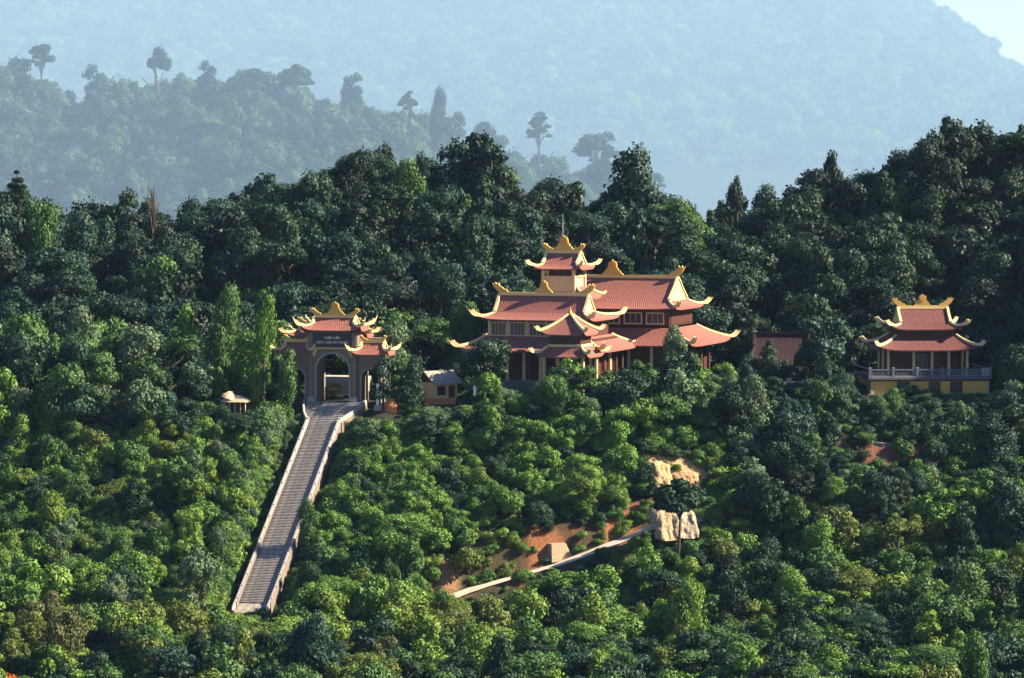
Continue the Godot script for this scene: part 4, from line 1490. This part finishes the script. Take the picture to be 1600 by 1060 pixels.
func distant_forest() -> void:
	var o := Node3D.new()
	o.name = "distant_forest"
	add_child(o)
	tag(o, "hazy rainforest covering the blue ridge and the far mountain", "forest", "", "stuff")
	var lists := [[], [], [], [], []]
	var d := 1120.0
	while d < 1490.0:
		var x := -0.1407 * d - 30.0
		while x < 0.1407 * d + 60.0:
			var p := Vector3(x + rng.randf_range(-4, 4), 0, -(d + rng.randf_range(-4, 4)))
			x += 7.0
			p.y = ground(p.x, -p.z)
			var r := rng.randf_range(3.2, 6.8)
			var h := r * rng.randf_range(1.0, 1.9)
			lists[rng.randi() % 5].append([Transform3D(Basis(Vector3.UP, rng.randf() * TAU).scaled(Vector3(r, h, r)), p + Vector3(0, h * 0.8, 0)), leaf_color([2, 2, 3, 7][rng.randi() % 4], 0.4)])
		d += 7.5
	d = 3700.0
	while d < 5040.0:
		var x := -0.1407 * d - 60.0
		while x < 0.1407 * d + 120.0:
			var p := Vector3(x + rng.randf_range(-9, 9), 0, -(d + rng.randf_range(-9, 9)))
			x += 19.0
			p.y = ground(p.x, -p.z)
			var r := rng.randf_range(8.0, 16.0)
			var h := r * rng.randf_range(0.9, 1.5)
			lists[rng.randi() % 5].append([Transform3D(Basis(Vector3.UP, rng.randf() * TAU).scaled(Vector3(r, h, r)), p + Vector3(0, h * 0.6, 0)), leaf_color([0, 2, 4, 7, 5, 7][rng.randi() % 6], 0.6)])
		d += 22.0
	for k in 5:
		multi("foliage", crowns[["round", "round", "ragged", "spread", "ragged"][k]][k % 3], M.leaf_mixed, lists[k], o)

func limbed_tree(called: String, label: String, at: Vector3, height: float, radius: float, tint: int, lobes_n: int, leafy: float, group := "") -> Node3D:
	# a tree whose trunk and limbs show between separate clumps of leaves
	var o := thing(called, label, "tree", at, rng.randf() * TAU, group)
	var t := MB.new()
	var slim := 0.5 if leafy <= 0.0 else 0.8
	var lean := Vector3(rng.randf_range(-0.05, 0.05), 1, rng.randf_range(-0.05, 0.05)) * height
	t.tube([Vector3(0, -0.5, 0), lean * 0.3, lean * 0.62, lean * 0.92], [height * 0.028 * slim, height * 0.02 * slim, height * 0.014 * slim, height * 0.005 * slim], 7)
	var lobes := []
	for i in lobes_n:
		var a := i * 2.4 + rng.randf() * 0.5
		var q := radius * sqrt((i + 0.3) / lobes_n) * 0.85
		var y := height * (0.93 - 0.28 * pow(q / radius, 2.0) + rng.randf_range(-0.05, 0.05))
		var e := Vector3(cos(a) * q, y, sin(a) * q)
		var s := lean * rng.randf_range(0.48, 0.75)
		t.tube([s, s.lerp(e, 0.5) + Vector3(0, height * 0.02, 0), e], [height * 0.011 * slim, height * 0.007 * slim, height * 0.003 * slim], 5)
		var r := radius * rng.randf_range(0.2, 0.4)
		lobes.append([e + Vector3(0, rng.randf_range(-0.25, 0.2) * radius, 0), Vector3(r, r * rng.randf_range(0.5, 0.85), r)])
	part("trunk", t.mesh(), M.bark, o)
	if leafy > 0.0:
		var b := MB.new()
		leaves(b, lobes, leafy / (radius * radius) * 16.0, radius * 0.2, 0.3)
		part("crown", b.mesh(), tints[tint], o)
	return o

func special(label: String, called: String, shape: String, px: float, top: float, d: float, radius: float, tint: int, variant := 0) -> void:
	var at := on_ground(px, d)
	at.y -= 0.1
	var h := pt(px, top, d).y - at.y
	var o := make_tree(called, shape, variant, tint, at, h, radius, px * 0.37, "tree" if shape != "shrub" else "shrub")
	o.set_meta("label", label)

func special_trees() -> void:
	special("big dense dark tree hiding the front hall's left end", "broadleaf_tree", "round", 757, 516, 441, 3.3, 1, 1)
	special("bushy dark tree standing close before the porch pavilion", "broadleaf_tree", "round", 880, 566, 438, 2.5, 1, 2)
	special("lighter green tree right of the tree before the porch", "broadleaf_tree", "ragged", 935, 572, 437, 2.2, 3, 3)
	special("leafy tree under the long side roof right of the porch", "broadleaf_tree", "round", 985, 590, 437, 2.5, 2, 0)
	special("feathery dark tree before the rear hall's cream gable", "broadleaf_tree", "ragged", 1060, 508, 444, 2.1, 7, 1)
	special("large dark domed tree below the rear hall's right tail", "broadleaf_tree", "round", 1122, 618, 432, 3.4, 0, 4)
	special("rounded tree right of the rear hall's lower roof tip", "broadleaf_tree", "round", 1210, 588, 446, 1.8, 2, 3)
	special("slim pale green tree close left of the gate roof", "broadleaf_tree", "tall", 408, 480, 438, 1.7, 4, 1)
	special("leafy tree before the gate's left side bay", "broadleaf_tree", "tall", 446, 556, 436.5, 1.6, 3, 2)
	special("pale leaved tall tree well left of the gate", "broadleaf_tree", "tall", 345, 462, 447, 2.0, 3, 0)
	special("slender light tree between the gate and left edge", "broadleaf_tree", "tall", 298, 492, 449, 1.8, 4, 2)
	special("young dark tree before the gate's right side bay", "broadleaf_tree", "ragged", 598, 562, 437, 1.6, 2, 2)
	special("dark pointed evergreen standing right of the gate", "broadleaf_tree", "cone", 640, 560, 437, 2.0, 1, 0)
	special("tall bush hugging the stairway's right rail near its foot", "young_tree", "tall", 482, 790, 412, 1.6, 3, 1)
	special("yellow flowering bush seen inside the gate's middle arch", "flowering_bush", "shrub", 519, 592, 447, 1.6, 5, 1)
	for c in get_node("flowering_bush").get_children():
		if c.name == "foliage": c.material_override = M.blossom
	special("large round tree left of the right pavilion's eaves", "broadleaf_tree", "round", 1290, 478, 452, 3.4, 2, 0)
	special("dark tree before the shaded house's right half", "broadleaf_tree", "ragged", 1258, 540, 452, 2.1, 1, 1)
	special("dark tree in front of the right pavilion's base", "broadleaf_tree", "round", 1422, 600, 446, 1.8, 1, 2)
	special("lone round topped tree rising above the rounded ridge", "broadleaf_tree", "round", 660, 236, 521, 1.6, 0, 3)
	var thin := on_ground(28, 500)
	limbed_tree("thin_tree", "tall thin tree with small top at the left ridge end", thin, pt(28, 258, 500).y - thin.y, 1.3, 1, 16, 40.0)
	special("ivy clad dense tree beside the thin tree at left", "broadleaf_tree", "round", 58, 290, 498, 2.4, 3, 1)
	special("fine tall tree standing highest on the right ridge", "broadleaf_tree", "ragged", 1508, 190, 520, 2.8, 0, 0)
	special("broad dark tree on the right ridge beside the highest tree", "broadleaf_tree", "round", 1458, 202, 520, 2.8, 0, 1)
	special("small ragged tree at the ridge gap right of tower", "broadleaf_tree", "ragged", 1150, 274, 519, 1.5, 0, 1)
	special("ragged dark tree on the ridge left of the high trees", "broadleaf_tree", "ragged", 1300, 240, 520, 2.0, 0, 0)
	special("orange red flowering shrub in the bottom left corner", "flowering_shrub", "shrub", 8, 1042, 368, 1.5, 8, 2)
	var red: Node3D = get_node("flowering_shrub")
	for c in red.get_children():
		if c.name == "foliage": c.material_override = M.flower_red
	var over := [[1022, 772, 415.5], [1056, 768, 416], [1092, 776, 416], [1026, 838, 411], [1062, 838, 411.5], [1102, 820, 413], [1018, 712, 425], [1056, 716, 425.5], [1108, 735, 424], [1016, 758, 421], [1066, 764, 420.5]]
	for i in over.size():
		var g := on_ground(over[i][0], over[i][2])
		var o := make_tree("shrub", "shrub", i, [4, 3, 4, 1, 3][i % 5], g, rng.randf_range(1.0, 1.5), rng.randf_range(0.7, 1.1), i * 1.3, "shrub")
		tag(o, "", "", "shrubs round the bare earth cuts")
		over[i].append(o)
	over.sort_custom(func(a, b): return a[0] < b[0])
	for i in over.size():
		(over[i][3] as Node3D).set_meta("label", "low green shrub on the rim of the bare earth cuts, %s" % ("leftmost" if i == 0 else "rightmost" if i == over.size() - 1 else ORDINALS[i] + " from left"))
	# the umbrella shaped tree over the clearing
	var at := on_ground(1060, 409.5)
	limbed_tree("umbrella_tree", "umbrella shaped tree with bare forked trunk over the pale clearing", at, pt(1075, 752, 409.5).y - at.y, 2.9, 1, 11, 34.0)
	at = on_ground(236, 508)
	limbed_tree("bare_tree", "leafless grey brown tree on the left ridge line", at, pt(236, 276, 508).y - at.y, 1.8, 8, 16, 0.0)
	# single trees that rise out of the hazy ridge
	var spots := [[30, 80, 9.0, "round", "at the hazy ridge's left end"], [66, 66, 7.5, "limbed", "with a small high tuft near the hazy ridge's left end"], [250, 66, 7.0, "round", "tallest of the left half of the hazy ridge"], [152, 104, 9.0, "ragged", "left of the tallest on the hazy ridge"], [328, 96, 7.0, "ragged", "right of the tallest on the hazy ridge"],
		[398, 88, 13.0, "spread", "with the widest crown on the hazy ridge"], [462, 104, 10.0, "limbed", "right of the widest crown on the hazy ridge"], [547, 114, 8.0, "ragged", "leaning out above the hazy ridge's shoulder"], [638, 142, 5.5, "limbed", "on the hazy ridge's upper right slope"], [684, 146, 6.5, "tall", "narrow and upright on the hazy ridge's right slope"], [708, 176, 8.0, "ragged", "just below the upright one on the hazy ridge"],
		[757, 184, 7.0, "round", "standing apart on the hazy ridge's right slope"], [842, 172, 8.0, "limbed", "thin umbrella left of the main ridge's dip"], [932, 208, 13.0, "limbed", "broad umbrella with bare limbs above the main ridge"], [1018, 262, 9.0, "limbed", "lowest and farthest right on the hazy ridge"]]
	for s in spots:
		var q := 1446.0
		var x: float = (s[0] - 800.0) * K * q
		var g := Vector3(x, ground(x, q), -q)
		var h: float = maxf(pt(s[0], s[1], q).y - g.y, 15.0)
		var label: String = "hazy blue tree " + s[4]
		if s[3] == "limbed":
			limbed_tree("emergent_tree", label, g, h, s[2] * 0.66, 2, 17 if s[0] < 800 else 14, 22.0 if s[0] < 800 else 9.0, "single trees rising from the hazy ridge")
		else:
			var o := make_tree("emergent_tree", s[3], int(s[0]), 2, g, h, s[2] * 0.66, s[0] * 0.3, "tree")
			tag(o, label, "", "single trees rising from the hazy ridge")
			var k: Node3D = o.get_node("crown")
			var half: float = minf(h * 0.42, s[2] * rng.randf_range(0.9, 1.15))
			if s[3] == "tall": half = h * 0.4
			k.scale.y = half
			k.position.y = h - half
